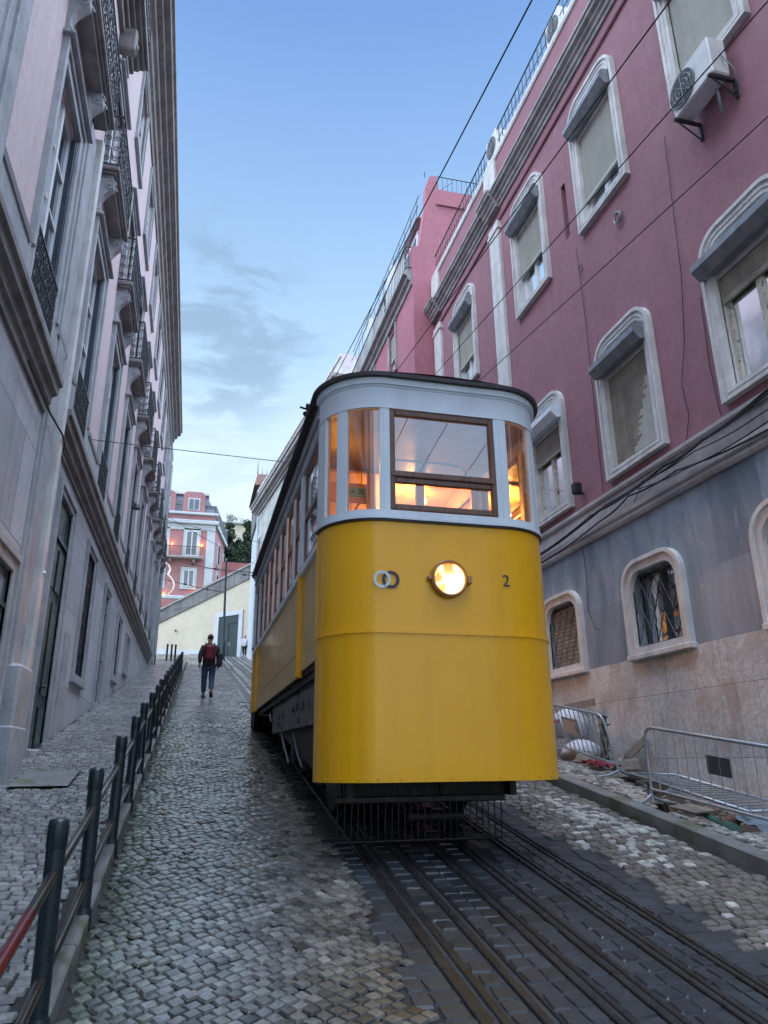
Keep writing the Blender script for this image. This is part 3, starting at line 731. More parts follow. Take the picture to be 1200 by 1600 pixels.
def pap(P, d, up, sd, t):
    plate(.82, 1.34, .36, .64, 'galv')(P, d, up, sd, t)
    n = sd*.012
    q = [P(1.30,.40), P(1.30,.61), P(.86,.60), P(.98,.50), P(.90,.41)]
    MB().add([p-n for p in q]+[p+n for p in q], [(0,1,2,3,4), (9,8,7,6,5)]+[(i, (i+1) % 5, 5+(i+1) % 5, 5+i) for i in range(5)]).build('torn_notice', M['card'], t)
barrier('crowd_barrier', 'leaning steel crowd barrier with a torn white notice, half behind the tram', (5.50,9.18,gz(9.18)+.10), (5.56,11.3,gz(11.3)+.10), .80, lean=-.22, extra=pap)
# barrier lying flat
t = thing('crowd_barrier', 'steel crowd barrier lying flat over the dug trench', 'barrier', (5.6,9.0,gz(9)+.1), 'steel crowd barriers')
A = [Vector((5.60,9.10,gz(9.1)+.16)), Vector((6.16,8.95,gz(8.95)+.16)), Vector((6.20,6.95,gz(6.95)+.18)), Vector((5.55,6.90,gz(6.9)+.18))]
MB().tube(A, .018, 8, closed=True).build('frame', M['galv'], t)
for i in range(1, 16):
    q = i/16; MB().tube([A[0].lerp(A[3], q), A[1].lerp(A[2], q)], .0075, 6).build('bar', M['galv'], t)
# clutter
tag(MB().tube([(5.52,7.75,gz(7.75)+.02),(5.30,7.1,gz(7.1)+.04),(5.06,6.52,gz(6.52)+.13)], .045, 12).build('drain_pipe', M['greenp']), 'green plastic pipe lying from the trench towards the kerb', 'pipe')
mb = MB()
def lump(mb, c, r, sz=(1,1,.8), seed=0, n=8):
    random.seed(seed); mb.sphere(c, r, n, 0, sz, jit=.16)
st_labels = [((5.02,6.98,gz(6.98)+.02), .15, 'rounded brown stone block under the nearest barrier', 'stone'),
             ((5.75,9.75,gz(9.75)+.0), .16, 'grey rubble lump left of the fallen barrier', 'rubble'),
             ((6.10,10.0,gz(10.0)+.05), .22, 'large rubble lump against the wall behind the leaning barrier', 'rubble'),
             ((5.85,10.6,gz(10.6)+.05), .20, 'dark mossy rubble lump behind the leaning barrier', 'rubble'),
             ((6.15,9.3,gz(9.3)+.02), .17, 'pale rubble lump at the foot of the wall beside the fallen barrier', 'rubble')]
for i, (c, r, lab, cat) in enumerate(st_labels):
    mb = MB(); lump(mb, c, r, (1.2,1,.75), i+3); tag(mb.build('stone_block' if i == 0 else 'rubble_lump', M['rubble']), lab, cat)
random.seed(5)
mb = MB()
for i in range(620):
    x = random.uniform(5.5, 6.35); y = random.uniform(6.6, 13); r = random.uniform(.008, .045)
    mb.sphere((x, y, gz(y)-.19+random.uniform(0, .05)), r, 6, 0, (1.2,1,.8), jit=.2)
tag(mb.build('loose_rubble', M['rubble']), 'loose small stones and earth lying in the trench along the right wall', 'rubble', kind='stuff')
mb = MB(); mb.bbox(5.12,5.42,7.25,7.6,gz(7.4)+.09,gz(7.4)+.12); o = mb.build('stone_slab', M['rubble']); o.rotation_euler = (R(8), R(-3), .2); tag(o, 'small flat brown stone slab balanced on the kerb behind the nearest barrier', 'stone slab')
# tarpaulin in the pit
mb = MB(); nx, ny = 12, 16
for j in range(ny):
    for i in range(nx):
        x = 5.35+i*.09; y = 5.7+j*.09; mb.v.append((x, y, gz(y)+.12+.03*math.sin(i*1.3+j*.7)+.02*math.sin(j*2.1)-.02))
for j in range(ny-1):
    for i in range(nx-1):
        a = j*nx+i; mb.f.append([a,a+1,a+1+nx,a+nx]); mb.m.append(0); mb.sm.append(True)
tag(mb.build('tarpaulin', M['lilac']), 'blue grey crumpled tarpaulin spread on the pavement below the fallen barrier', 'tarpaulin')
def sack(c, s, lab, seed, rot=0):
    random.seed(seed); mb = MB(); n = 16; vs = []
    rings = [(0,.75),(.12,.98),(.4,1.05),(.65,.95),(.82,.7),(.93,.4),(1,.15)]
    for h, q in rings:
        for j in range(n):
            a = 2*PI*j/n; q2 = q*(1+.10*math.sin(3*a+h*5)+random.uniform(-.05,.05))
            sq = 1/max(abs(math.cos(a)), abs(math.sin(a)))**.6
            vs.append((c[0]+s[0]*q2*sq*math.cos(a), c[1]+s[1]*q2*sq*math.sin(a), c[2]+s[2]*h+random.uniform(-.01,.01)))
    fs = [(i*n+j, i*n+(j+1)%n, (i+1)*n+(j+1)%n, (i+1)*n+j) for i in range(len(rings)-1) for j in range(n)]
    mb.add(vs, fs+[tuple(range((len(rings)-1)*n, len(rings)*n))], 0, True)
    return tag(mb.build('rubble_sack', M['sack']), lab, 'sack')
s1 = sack((6.05,11.55,gz(11.5)+.28), (.26,.30,.46), 'large white rubble sack with red print beside the tram corner', 3)
mb = MB()
for i in range(7):
    mb.box(5.762, 5.768, 11.28+i*.052, 11.315+i*.052, gz(11.5)+.50, gz(11.5)+.56)
    if i % 2: mb.box(5.760, 5.762, 11.29+i*.052, 11.305+i*.052, gz(11.5)+.515, gz(11.5)+.545)
mb.build('red_print', M['redp'], s1)
sack((5.95,11.0,gz(11.0)+.02), (.24,.28,.30), 'greyish half empty rubble sack lying under the white sack', 9)
for i, (a, b, lab) in enumerate((((6.30,11.0,gz(11)+.05),(6.05,10.4,gz(10.4)+.75),'weathered plank leaning up beside the sacks'), ((6.2,10.5,gz(10.5)-.05),(6.36,9.8,gz(9.8)+.50),'dark short plank leaning against the wall'), ((6.25,12.0,gz(12)+.7),(6.1,10.7,gz(10.7)+.92),'pale lath sticking out above the sacks'))):
    A, B = Vector(a), Vector(b); d = (B-A).normalized(); s = d.cross(Vector((1,0,0))).normalized()*.055; k = Vector((.012,0,0))
    tag(MB().add([A-s-k,A+s-k,B+s-k,B-s-k,A-s+k,A+s+k,B+s+k,B-s+k],[(0,1,2,3),(7,6,5,4),(0,4,5,1),(1,5,6,2),(2,6,7,3),(3,7,4,0)]).build('plank', M['plank']), lab, 'plank', 'planks among the rubble')
random.seed(2); mb = MB(); n = 14
for j in range(n):
    for i in range(n):
        mb.v.append((5.42+i*.030+.01*math.sin(j), 9.62+j*.035, gz(9.62+j*.035)+.12+.05*abs(math.sin(i*.9+j*.5))+random.uniform(0,.02)))
for j in range(n-1):
    for i in range(n-1):
        a = j*n+i; mb.f.append([a,a+1,a+1+n,a+n]); mb.m.append(0); mb.sm.append(True)
tag(mb.build('rag', M['redcloth']), 'crumpled crimson rag lying on the pavement by the leaning barrier', 'rag')
mb = MB().tube([(5.4,6.95,gz(7)+.05),(5.33,6.9,gz(7)+.10),(5.22,6.9,gz(7)+.06)], .05, 8); tag(mb.build('brick_fragment', M['tile']), 'dark red brick fragment under the nearest barrier', 'brick')
# weed
t = thing('weed', 'thin green weed growing at the wall foot behind the leaning barrier', 'plant', (6.0,10.35,gz(10.35)))
random.seed(4); st = MB(); lf = MB()
for k in range(5):
    x, y = 6.0+random.uniform(-.06,.06), 10.35+random.uniform(-.08,.08); z = gz(10.35); pts = [(x,y,z)]
    for i in range(6): x += random.uniform(-.03,.03); y += random.uniform(-.03,.03); z += .12; pts.append((x,y,z))
    st.tube(pts, .006, 5)
    for p in pts[1:]:
        for q in range(5):
            a = random.uniform(0, 2*PI); l = random.uniform(.05,.09); c = Vector(p); dv = Vector((math.cos(a), math.sin(a), random.uniform(-.3,.5)))*l; sv = Vector((-math.sin(a), math.cos(a), 0))*l*.4
            lf.add([c, c+dv*.5+sv, c+dv, c+dv*.5-sv], [(0,1,2,3)])
st.build('stem', M['leafG'], t); lf.build('leaves', M['leafG'], t)
mb = MB().tube([(6.33,9.0,gz(9)+.55),(6.2,8.6,gz(8.6)+.75),(5.5,8.2,gz(8.2)+.78),(4.98,7.72,gz(7.7)+.50)], .006, 5)
# ------------------------------------------------------------------ LEFT BUILDING (facade plane x = -2.15)
XL = -2.15
LB = thing('pink_palace', 'long lavender pink palace with scroll bracketed iron balconies along the left pavement', 'building', (-8, 15, gz(15)))
bays = [8.4, 11.70, 14.97, 18.24, 21.51, 24.78, 28.05, 31.32, 34.59, 37.6]
bays = [-1.8, 1.5, 4.8]+bays
YE = 39.9
# openings
gf = []         # ground floor openings (y0,y1,z0,z1,kind)
gf.append((7.65, 9.12, gz(8)-.2, 2.13, 'door2'))
gf.append((4.0, 5.4, gz(5)-.2, 1.7, 'door2'))
gf.append((0.9, 2.4, gz(2)-.2, 1.7, 'door2'))
gf.append((11.2, 12.45, gz(11)-.15, 3.88, 'door'))
gf.append((14.45, 15.62, 1.54, 3.88, 'grille'))
gf.append((17.75, 18.65, gz(17.7)-.1, 3.78, 'door'))
gf.append((21.05, 21.95, 2.23, 3.74, 'grille'))
gf.append((24.15, 25.1, 2.75, 3.68, 'grille'))
f1 = [(c-.64, c+.64, 5.2, 8.40) for c in bays if c < YE-1.2]
f2 = [(c-.60, c+.60, 9.66, 11.95) for c in bays if c < YE-1.2]
f3 = [(c-.95, c+.38, 13.45, 15.40) for c in bays if c < YE-1.2]
f3[3] = (7.6, 9.2, 13.4, 15.4)
mb = MB(); wall_x(mb, XL, -8, YE, gz(-8)-1, 4.33, [h[:4] for h in gf], -.30); mb.build('ground_floor_wall', M['stoneL'], LB)
mb = MB(); wall_x(mb, XL, -8, YE, 5.5, 16.3, f1+f2+f3, -.28); 
mb.build('upper_wall', M['pinkL'], LB)
mb = MB(); wall_x(mb, XL+.05, -8, YE, 4.75, 5.5, f1, -.33); mb.build('plinth_band', M['trimL'], LB)
# solid body behind, end wall, roof
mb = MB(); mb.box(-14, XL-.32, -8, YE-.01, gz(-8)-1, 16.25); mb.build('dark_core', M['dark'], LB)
mb = MB(); mb.box(-14, XL+.001, YE-.005, YE+.3, gz(30)-1, 16.3); mb.build('end_wall', M['pinkL'], LB)
mb = MB(); mb.box(-14, XL+.02, -8.3, -8.0, gz(-8)-1, 16.3); mb.build('end_wall', M['pinkL'], LB)
mb = MB(); mb.add([(-1.62,-8,16.95),(-1.62,37.7,16.95),(-8,37.7,19.2),(-8,-8,19.2),(-14,-8,16.95),(-14,37.7,16.95)], [(0,1,2,3),(3,2,5,4),(0,3,4),(1,5,2)]); mb.build('roof', M['tile'], LB)
# profile mouldings run along y
def mould(prof, X, y0, y1, name, mat, parent, side=1):
    mb = MB(); mb.prism([(X+side*u, v) for u, v in prof], 'y', y0, y1); return mb.build(name, mat, parent)
string = [(-.05,4.30),(.04,4.30),(.05,4.40),(.09,4.42),(.10,4.52),(.16,4.55),(.17,4.66),(.21,4.68),(.21,4.76),(-.05,4.78)]
mould(string, XL, -8, 9.38, 'string_course', M['trimLd'], LB)
mould(string, XL, 10.19, 35.9, 'string_course', M['trimLd'], LB)
band = [(-.05,5.44),(.07,5.44),(.085,5.50),(.05,5.55),(-.05,5.56)]
for a, b in zip([-8]+[q[1]+.30 for q in f1], [q[0]-.30 for q in f1]+[YE]):
    if b > a+.1: mould(band, XL, a, b, 'band_cap', M['trimL'], LB)
corn = [(-.05,15.75),(.04,15.75),(.06,15.95),(.12,16.0),(.14,16.2),(.22,16.25),(.24,16.42),(.36,16.46),(.38,16.60),(.52,16.64),(.54,16.80),(.60,16.84),(.60,16.99),(-.05,17.02)]
mould(corn, XL, -8, 37.7, 'cornice', M['trimLd'], LB)
mould([(-.05,15.4),(.05,15.4),(.05,15.9),(.12,16.0),(.16,16.2),(-.05,16.25)], XL, 37.72, YE, 'cornice', M['trimL'], LB)
# pilaster between first bays (with drain pipe at its far edge)
def pil(y0, y1, z0, z1, px, nm='pilaster'):
    mb = MB(); mb.bbox(XL-.05, XL+px, y0, y1, z0, z1, .01); mb.bbox(XL-.05, XL+px+.04, y0+.06, y1-.06, z0+1.0, z1-.15, .01); return mb.build(nm, M['trimL'], LB)
pil(9.40, 9.98, gz(9.9)-.3, 9.35, .035)
mb = MB(); mb.bbox(XL-.05, XL+.185, 9.45, 10.20, gz(9.7)-.3, 1.12, .03); mb.bbox(XL-.05, XL+.20, 9.42, 10.22, gz(9.7)-.3, .42, .02); mb.build('pilaster_base', M['trimL'], LB)
pil(5.72, 6.14, gz(6)-.3, 9.35, .06); pil(38.6, 39.6, gz(38)-.3, 15.6, .12); pil(36.2, 36.7, gz(36)-.3, 15.6, .10)
mb = MB(); mb.bbox(XL-.05, XL+.155, 10.0, 10.17, gz(10.6)-.3, 9.42, .012); mb.build('pilaster_strip', M['frameR'], LB)
mb = MB().tube([(XL+.12,39.4,gz(39)+.1),(XL+.12,39.4,15.6)], .06, 8); mb.build('drain_pipe', M['black'], LB)
mb = MB().box(XL+.13, XL+.37, 9.66, 10.30, gz(10)-.3, gz(10)+.25)
# surrounds as rings in the wall plane
def surround(y0, y1, z0, z1, w_, proud, nm='surround', mat='trimL', head=.0, sill=False):
    mb = MB(); o = [(y0-w_, z0), (y1+w_, z0), (y1+w_, z1+w_), (y0-w_, z1+w_)]; i = [(y0, z0), (y1, z0), (y1, z1), (y0, z1)]
    # three sided frame (no bottom)
    mb.bbox(XL-.04, XL+proud, y0-w_, y0, z0-(.0), z1+w_, .008); mb.bbox(XL-.04, XL+proud, y1, y1+w_, z0, z1+w_, .008)
    mb.bbox(XL-.04, XL+proud, y0+.001, y1-.001, z1, z1+w_-.002, .008)
    q = .35*w_
    mb.bbox(XL-.04, XL+proud+.035, y0-w_-.002, y0-w_+q, z0, z1+w_+.03, .008); mb.bbox(XL-.04, XL+proud+.035, y1+w_-q, y1+w_+.002, z0, z1+w_+.03, .008)
    mb.bbox(XL-.04, XL+proud+.033, y0-w_+q+.001, y1+w_-q-.001, z1+w_-q, z1+w_+.028, .008)
    if head: mb.bbox(XL-.04, XL+proud+.10, y0-w_-.06, y1+w_+.06, z1+w_+.032, z1+w_+.032+head, .012); mb.bbox(XL-.04, XL+proud+.06, y0-w_-.03, y1+w_+.03, z1+w_+.033+head, z1+w_+.06+head, .012)
    if sill: mb.bbox(XL-.04, XL+proud+.05, y0-w_-.03, y1+w_+.03, z0-.16, z0-.001, .012)
    return mb
def casement(y0, y1, z0, z1, x, name, nv=2, nh=4, sub=None, mat='white'):
    """white frame with glazing bars, panes behind"""
    mb = MB(); t = .06
    mb.box(x, x+.06, y0, y0+t, z0, z1).box(x, x+.06, y1-t, y1, z0, z1).box(x, x+.06, y0+t, y1-t, z1-t, z1).box(x, x+.06, y0+t, y1-t, z0, z0+t*1.6)
    for k in range(1, nv):
        yc = y0+(y1-y0)*k/nv; mb.box(x+.002, x+.075, yc-.05, yc+.05, z0+t*1.6, z1-t)
    for k in range(1, nh):
        zc = z0+(z1-z0)*k/nh; mb.box(x+.003, x+.05, y0+t, y1-t, zc-.022, zc+.022)
    o = mb.build(name, M[mat], LB)
    g = MB().add([(x+.02,y0+t,z0+t),(x+.02,y1-t,z0+t),(x+.02,y1-t,z1-t),(x+.02,y0+t,z1-t)], [(0,1,2,3)]).build('pane', M['glassL'], o)
    return o
# ironwork
def scroll(mb, c, r, pl, turns=1.6, n=12, th=.008, flip=1):
    pts = []
    for i in range(n+1):
        a = turns*2*PI*i/n; q = r*(1-.75*i/n)
        u, v = q*math.cos(a)*flip, q*math.sin(a)
        pts.append((c[0]+(u if pl == 'x' else 0), c[1]+(u if pl == 'y' else 0), c[2]+v))
    mb.tube(pts, th, 4, caps=False)
def iron_panel(mb, x, y0, y1, z0, z1, dense=.10):
    mb.box(x-.012, x+.012, y0, y1, z1-.03, z1).box(x-.010, x+.010, y0, y1, z0, z0+.022)
    n = max(2, int((y1-y0)/dense))
    for i in range(n+1):
        y = y0+(y1-y0)*i/n; mb.box(x-.006, x+.006, y-.007, y+.007, z0+.02, z1-.02)
    k = max(1, int((y1-y0)/.26)); hh = (z1-z0)
    for i in range(k):
        yc = y0+(y1-y0)*(i+.5)/k
        for (zz, rr) in ((z0+hh*.20, hh*.13), (z0+hh*.52, hh*.15), (z0+hh*.82, hh*.11)):
            for s in (-1, 1): scroll(mb, (x, yc+s*rr*.62, zz), rr, 'y', flip=s)
def iron_side(mb, y, x0, x1, z0, z1):
    mb.box(x0, x1, y-.012, y+.012, z1-.03, z1).box(x0, x1, y-.010, y+.010, z0, z0+.022)
    for x in (x0+.01, (x0+x1)/2, x1-.01): mb.box(x-.006, x+.006, y-.006, y+.006, z0+.02, z1-.02)
    hh = z1-z0; rr = (x1-x0)*.22
    for q in (.12, .32, .52, .74, .9):
        for s in (-1, 1): scroll(mb, ((x0+x1)/2+s*(x1-x0)*.25, y, z0+hh*q), rr, 'x', flip=s)
def console(y, z0, z1, pr, wd=.15):
    # S-scroll bracket, side profile in (x,z)
    mb = MB(); h = z1-z0; P = []
    prof = [(0,0),(.22,.02),(.34,.10),(.30,.20),(.26,.30),(.30,.42),(.46,.56),(.72,.68),(.95,.78),(1.0,.90),(.92,1.0),(0,1.0)]
    mb.prism([(XL-.02+pr*u, z0+h*v) for u, v in prof], 'y', y-wd/2, y+wd/2)
    for s in (-1, 1):
        yy = y+s*wd/2
        for (u, v, r) in ((.66, .82, .155*h), (.17, .12, .085*h)):
            c = (XL+pr*u, yy, z0+h*v)
            pts = []
            for i in range(15):
                a = 1.7*2*PI*i/14; q = r*(1-.8*i/14); pts.append((c[0]+q*math.cos(a)*.8, yy, c[2]+q*math.sin(a)))
            mb.tube(pts, .014, 5)
            mb.sphere(c, .03, 8)
    return mb
# first-floor window set, second floor, third floor: prototype at bay 11.70 then copied
PB = 11.70
protos = []
def proto(o): protos.append(o); return o
proto(surround(PB-.64, PB+.64, 5.5, 8.40, .21, .05, head=.05).build('window_surround', M['trimL'], LB))
proto(casement(PB-.64, PB+.64, 5.2, 8.40, XL-.14, 'window', 2, 4))
mb = MB(); iron_panel(mb, XL+.04, PB-.66, PB+.66, 5.18, 5.93, .07)
mb.box(XL+.030, XL+.037, PB-.64, PB+.64, 5.22, 5.88); proto(mb.build('window_railing', M['iron'], LB))
for s in (-.78, .78): proto(console(PB+s, 8.62, 9.44, .27).build('console', M['trimL'], LB))
def balcony(c, hw, pr=.31, z=9.44):
    mb = MB()
    mb.bbox(XL-.02, XL+pr, c-hw, c+hw, z+.10, z+.20, .02); mb.bbox(XL-.02, XL+pr-.045, c-hw+.045, c+hw-.045, z+.055, z+.10, .01)
    mb.bbox(XL-.02, XL+pr-.09, c-hw+.09, c+hw-.09, z-.02, z+.055, .01)
    o = mb.build('balcony', M['trimLd'], LB)
    mb = MB(); x = XL+pr-.03
    iron_panel(mb, x, c-hw+.03, c+hw-.03, z+.22, z+1.30, .11); iron_side(mb, c-hw+.03, XL, x, z+.22, z+1.30); iron_side(mb, c+hw-.03, XL, x, z+.22, z+1.30)
    mb.build('balcony_railing', M['iron'], o); return o
proto(balcony(PB, .95))
proto(surround(PB-.60, PB+.60, 9.66, 11.95, .16, .04, head=.05).build('window_surround', M['trimL'], LB))
proto(MB().bbox(XL-.13, XL-.005, PB+.595, PB+.635, 5.25, 8.36, .004).build('jamb_panel', M['navyjamb'], LB))  # dark blue panel along the far jamb of each first-floor window
proto(casement(PB-.60, PB+.60, 9.66, 11.95, XL-.13, 'window', 2, 3))
proto(surround(PB-.95, PB+.38, 13.45, 15.40, .12, .03, sill=True).build('window_surround', M['trimL'], LB))
proto(casement(PB-.95, PB+.38, 13.45, 15.40, XL-.12, 'window', 2, 3))
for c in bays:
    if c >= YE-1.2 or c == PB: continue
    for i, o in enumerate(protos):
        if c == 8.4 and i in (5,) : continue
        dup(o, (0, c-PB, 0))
# bigger balcony over the nearest window and top-floor balcony with ribbed soffit
b2 = balcony(8.4, 1.52)
mb = MB(); y0, y1 = -2.0, 12.0
for k, (pr, z0, z1) in enumerate(((.40, 13.20, 13.34), (.33, 13.12, 13.20), (.24, 13.02, 13.12), (.15, 12.88, 13.02), (.08, 12.70, 12.88))):
    mb.bbox(XL-.1, XL+pr, y0+.05*k, y1-.05*k, z0, z1, .01)
tb = mb.build('top_balcony', M['trimLd'], LB)
for k in range(9):
    pass
mb = MB(); iron_panel(mb, XL+.36, y0, y1-.05, 13.36, 14.30, .12); iron_side(mb, y1-.05, XL, XL+.36, 13.36, 14.30); mb.build('balcony_railing', M['iron'], tb)
for y in (6.3, 7.5, 9.3, 10.9):
    mb = MB(); mb.bbox(XL-.02, XL+.30, y-.1, y+.1, 12.35, 12.87, .03); mb.sphere((XL+.26, y, 12.5), .09, 10); mb.build('bracket', M['trimLd'], LB)
# ground floor joinery
for (y0, y1, z0, z1, k) in gf:
    if k == 'grille':
        mb = surround(y0, y1, z0, z1, .13, .03, sill=True); mb.build('window_surround', M['trimL'], LB)
        mb = MB(); x = XL-.03
        iron_panel(mb, x, y0, y1, z0, z1, .06)
        n = int((z1-z0)/.25)
        for i in range(1, n): mb.box(x-.008, x+.008, y0, y1, z0+(z1-z0)*i/n-.01, z0+(z1-z0)*i/n+.01)
        mb.build('window_grille', M['iron'], LB)
        casement(y0, y1, z0, z1, XL-.11, 'window', 2, 3)
    else:
        mb = surround(y0, y1, z0, z1, .14 if k == 'door' else .20, .03); mb.build('door_surround', M['trimL'], LB)
        mb = MB(); x = XL-.035; ym = (y0+y1)/2
        mb.box(x-.05, x, y0, y1, z0, z1)
        for (a, b) in ((y0+.03, ym-.02), (ym+.02, y1-.03)):
            h = z1-z0
            for (c, d) in ((.06,.24), (.28,.62), (.66,.82)):
                mb.bbox(x, x+.025, a+.07, b-.07, z0+h*c, z0+h*d, .02)
        mb.box(x, x+.035, y0+.02, y1-.02, z0+(z1-z0)*.845, z0+(z1-z0)*.865)
        d = mb.build('door', M['greendoor'], LB)
        if k == 'door':
            MB().tube([(x+.03,ym+.06,z0+1.25),(x+.09,ym+.06,z0+1.25)], .022, 8).build('handle', M['rail'], d)
            mb = MB(); mb.bbox(XL-.3, XL+.10, y0-.05, y1+.05, z0-.2, gz(y0)+.19, .02); mb.build('door_step', M['trimL'], LB)
        else:
            MB().add([(x+.012,y0+.12,z1-.75),(x+.012,y1-.12,z1-.75),(x+.012,y1-.12,z1-.12),(x+.012,y0+.12,z1-.12)], [(0,1,2,3)]).build('pane', M['glassL'], d)
# blind strips and small things on the ground floor
mb = MB(); mb.bbox(XL-.02, XL+.05, 13.2, 13.55, gz(13.3)-.2, 2.1, .015); mb.build('downpipe_box', M['trimL'], LB)
mb = MB().tube([(XL+.05,18.3,5.0),(XL+.06,18.25,5.6),(XL+.05,18.4,6.35)], .012, 6); mb.build('service_cable', M['cable'], LB)
mb = MB().tube([(XL+.03,6.4,3.9),(XL+.03,6.9,3.2),(XL+.03,7.2,2.4),(XL+.03,7.25,1.8)], .009, 5).tube([(XL+.10,8.0,4.27),(XL+.12,9.3,4.26),(XL+.18,9.9,4.24),(XL+.17,10.2,4.22),(XL+.10,10.5,4.24),(XL+.11,20,4.27),(XL+.11,35,4.27)], .014, 5)
mb.build('service_cable', M['cable'], LB)
tag(MB().tube([(XL,20.9,7.0),(XL+.12,20.9,7.06),(XL+.2,20.9,7.0)], .02, 6).tube([(XL+.2,20.9,7.02),(XL+.2,20.9,6.9),(XL+.2,20.9,6.86)], [.05,.11,.12], 10).build('wall_lamp', M['black']), 'small black wall lamp on the pink palace between its tall windows', 'lamp')
tag(MB().sphere((XL+.16, 10.08, 2.35), .03, 8).build('white_knob', M['dotwhite']), 'tiny white round sensor on the stone pilaster', 'sensor')
# ------------------------------------------------------------------ RIGHT BUILDING (facade plane x = 6.4)
XR = 6.4; YR = 18.5
RB = thing('mauve_building', 'long mauve building with grey marble base, arched window frames and roller shutters', 'building', (11, 7, gz(7)))
bl = [.70, 3.53, 6.38, 9.22, 12.06, 16.05]
YS = -2.0
hl = [(c-.57, c+.57, 1.56, 2.66) for c in bl]
hm = [(c-.60, c+.60, 4.43, 6.45) for c in bl]
hu = [(c-.59, c+.59, 9.33, 11.7) for c in bl]
mb = MB(); wall_x(mb, XR, YS, YR, gz(-8)-1, 1.42, [], .3)
for k in range(1): pass
mb.build('stone_base', M['lioz'], RB)
mb = MB(); wall_x(mb, XR+.015, YS, YR, 1.42, 3.57, hl, .28); mb.build('marble_wall', M['blue'], RB)
mb = MB(); mb.box(XR+.0, XR+.05, YS, YR, 3.57, 4.12)
mb.prism([(XR+.05,3.50),(XR-.03,3.50),(XR-.055,3.545),(XR-.05,3.60),(XR-.085,3.63),(XR-.085,3.69),(XR-.04,3.73),(XR+.05,3.74)], 'y', YS, YR)
mb.prism([(XR+.05,4.06),(XR-.03,4.06),(XR-.05,4.10),(XR-.05,4.15),(XR+.05,4.17)], 'y', YS, YR)
mb.build('marble_band', M['marbleW'], RB)
slot = (10.44, 10.62, 9.55, 10.82)
mb = MB(); wall_x(mb, XR+.012, YS, YR, 4.12, 14.2, hm+hu+[slot], .26, 0, 1); mb.build('stucco_wall', [M['pinkR'], M['frameR']], RB)
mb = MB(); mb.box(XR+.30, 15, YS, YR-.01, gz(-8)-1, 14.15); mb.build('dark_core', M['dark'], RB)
mb = MB(); mb.box(XR+.02, 15, YR-.005, YR+.08, gz(15)-1, 14.2); mb.build('end_wall', M['pinkR2'], RB)
mb = MB(); mb.box(XR+.02, 15, YS-.3, YS, gz(-8)-1, 14.2); mb.build('end_wall', M['pinkR'], RB)
# pilasters
for (a, b) in ((13.47, 14.03), (17.93, 18.5), (-1.95, -1.45)):
    mb = MB(); mb.bbox(XR-.07, XR+.05, a, b, 4.2, 12.15, .01); mb.bbox(XR-.10, XR+.05, a-.04, b+.04, 12.15, 12.25, .01); mb.bbox(XR-.08, XR+.05, a, b, 12.25, 12.40, .01)
    mb.build('pilaster', M['frameR'], RB)
# cornice
def prof(pts, y0, y1, nm, mat='corn'): 
    mb = MB(); mb.prism([(XR-u, v) for u, v in pts], 'y', y0, y1); return mb.build(nm, M[mat], RB)
prof([(-.05,12.40),(.03,12.40),(.045,12.44),(.03,12.48),(-.05,12.48)], YS, YR, 'thin_moulding', 'pinkR')
cp = [(-.05,12.74),(.03,12.74),(.04,12.80),(.08,12.83),(.09,12.90),(.14,12.93),(.15,12.99),(.22,13.02),(.23,13.08),(.26,13.10),(.26,13.16),(-.05,13.20)]
prof(cp, YS, 13.40, 'cornice'); prof(cp, 14.10, 17.88, 'cornice')
cq = [(u+.09 if u > 0 else u, v+.001) for u, v in cp]
prof(cq, 13.40, 14.10, 'cornice_break'); prof(cq, 17.88, YR+.08, 'cornice_break')
prof([(-.05,13.18),(.03,13.18),(.03,14.16),(-.05,14.16)], YS, YR, 'parapet', 'pinkR')
prof([(-.3,14.16),(.06,14.16),(.08,14.22),(.07,14.32),(.03,14.36),(-.3,14.36)], YS, YR+.05, 'parapet_coping', 'frameR')
for (a, b) in ((13.40, 14.1), (17.9, 18.55)):
    prof([(-.05,13.20),(.10,13.20),(.12,13.30),(.09,13.36),(.09,14.14),(-.05,14.14)], a, b, 'parapet_pier', 'frameR')
# window parts
def arch_frame(c, hw, z0, z1, nm='window_frame', wd=.2, mat='frameR', r=.40, ri=.24):
    mb = MB(); o = rrect(c-hw, c+hw, z0, z1, r); i = rrect(c-hw+wd, c+hw-wd, z0+wd*.75, z1-wd, ri)
    mb.ring(o, i, 'x', XR-.055, XR+.03)
    o2 = rrect(c-hw-.001, c+hw+.001, z0-.001, z1+.001, r); i2 = rrect(c-hw+.055, c+hw-.055, z0+.05, z1-.055, r-.05)
    mb.ring(o2, i2, 'x', XR-.085, XR-.054)
    o3 = rrect(c-hw+.11, c+hw-.11, z0+.09, z1-.11, r-.1); i3 = rrect(c-hw+.135, c+hw-.135, z0+.11, z1-.135, r-.125)
    mb.ring(o3, i3, 'x', XR-.070, XR-.054)
    return mb
def box_awning(c, hw, z, d=.24, h=.30):
    mb = MB(); X = XR-.02
    pr = [(X, z), (X-d*.55, z-.03), (X-d, z+h*.30), (X-d, z+h*.62), (X-d*.62, z+h*.92), (X-.0, z+h)]
    mb.prism(pr, 'y', c-hw, c+hw); return mb
def slats(c, hw, z0, z1, x, pitch=.05):
    mb = MB(); n = max(1, int((z1-z0)/pitch)); p = (z1-z0)/n
    for i in range(n):
        z = z0+i*p
        mb.add([(x,c-hw,z),(x-.012,c-hw,z+p*.3),(x-.012,c-hw,z+p*.75),(x,c-hw,z+p*.95),(x,c+hw,z),(x-.012,c+hw,z+p*.3),(x-.012,c+hw,z+p*.75),(x,c+hw,z+p*.95)], [(0,4,5,1),(1,5,6,2),(2,6,7,3)])
    mb.box(x-.02, x+.02, c-hw, c+hw, z0-.05, z0)
    return mb
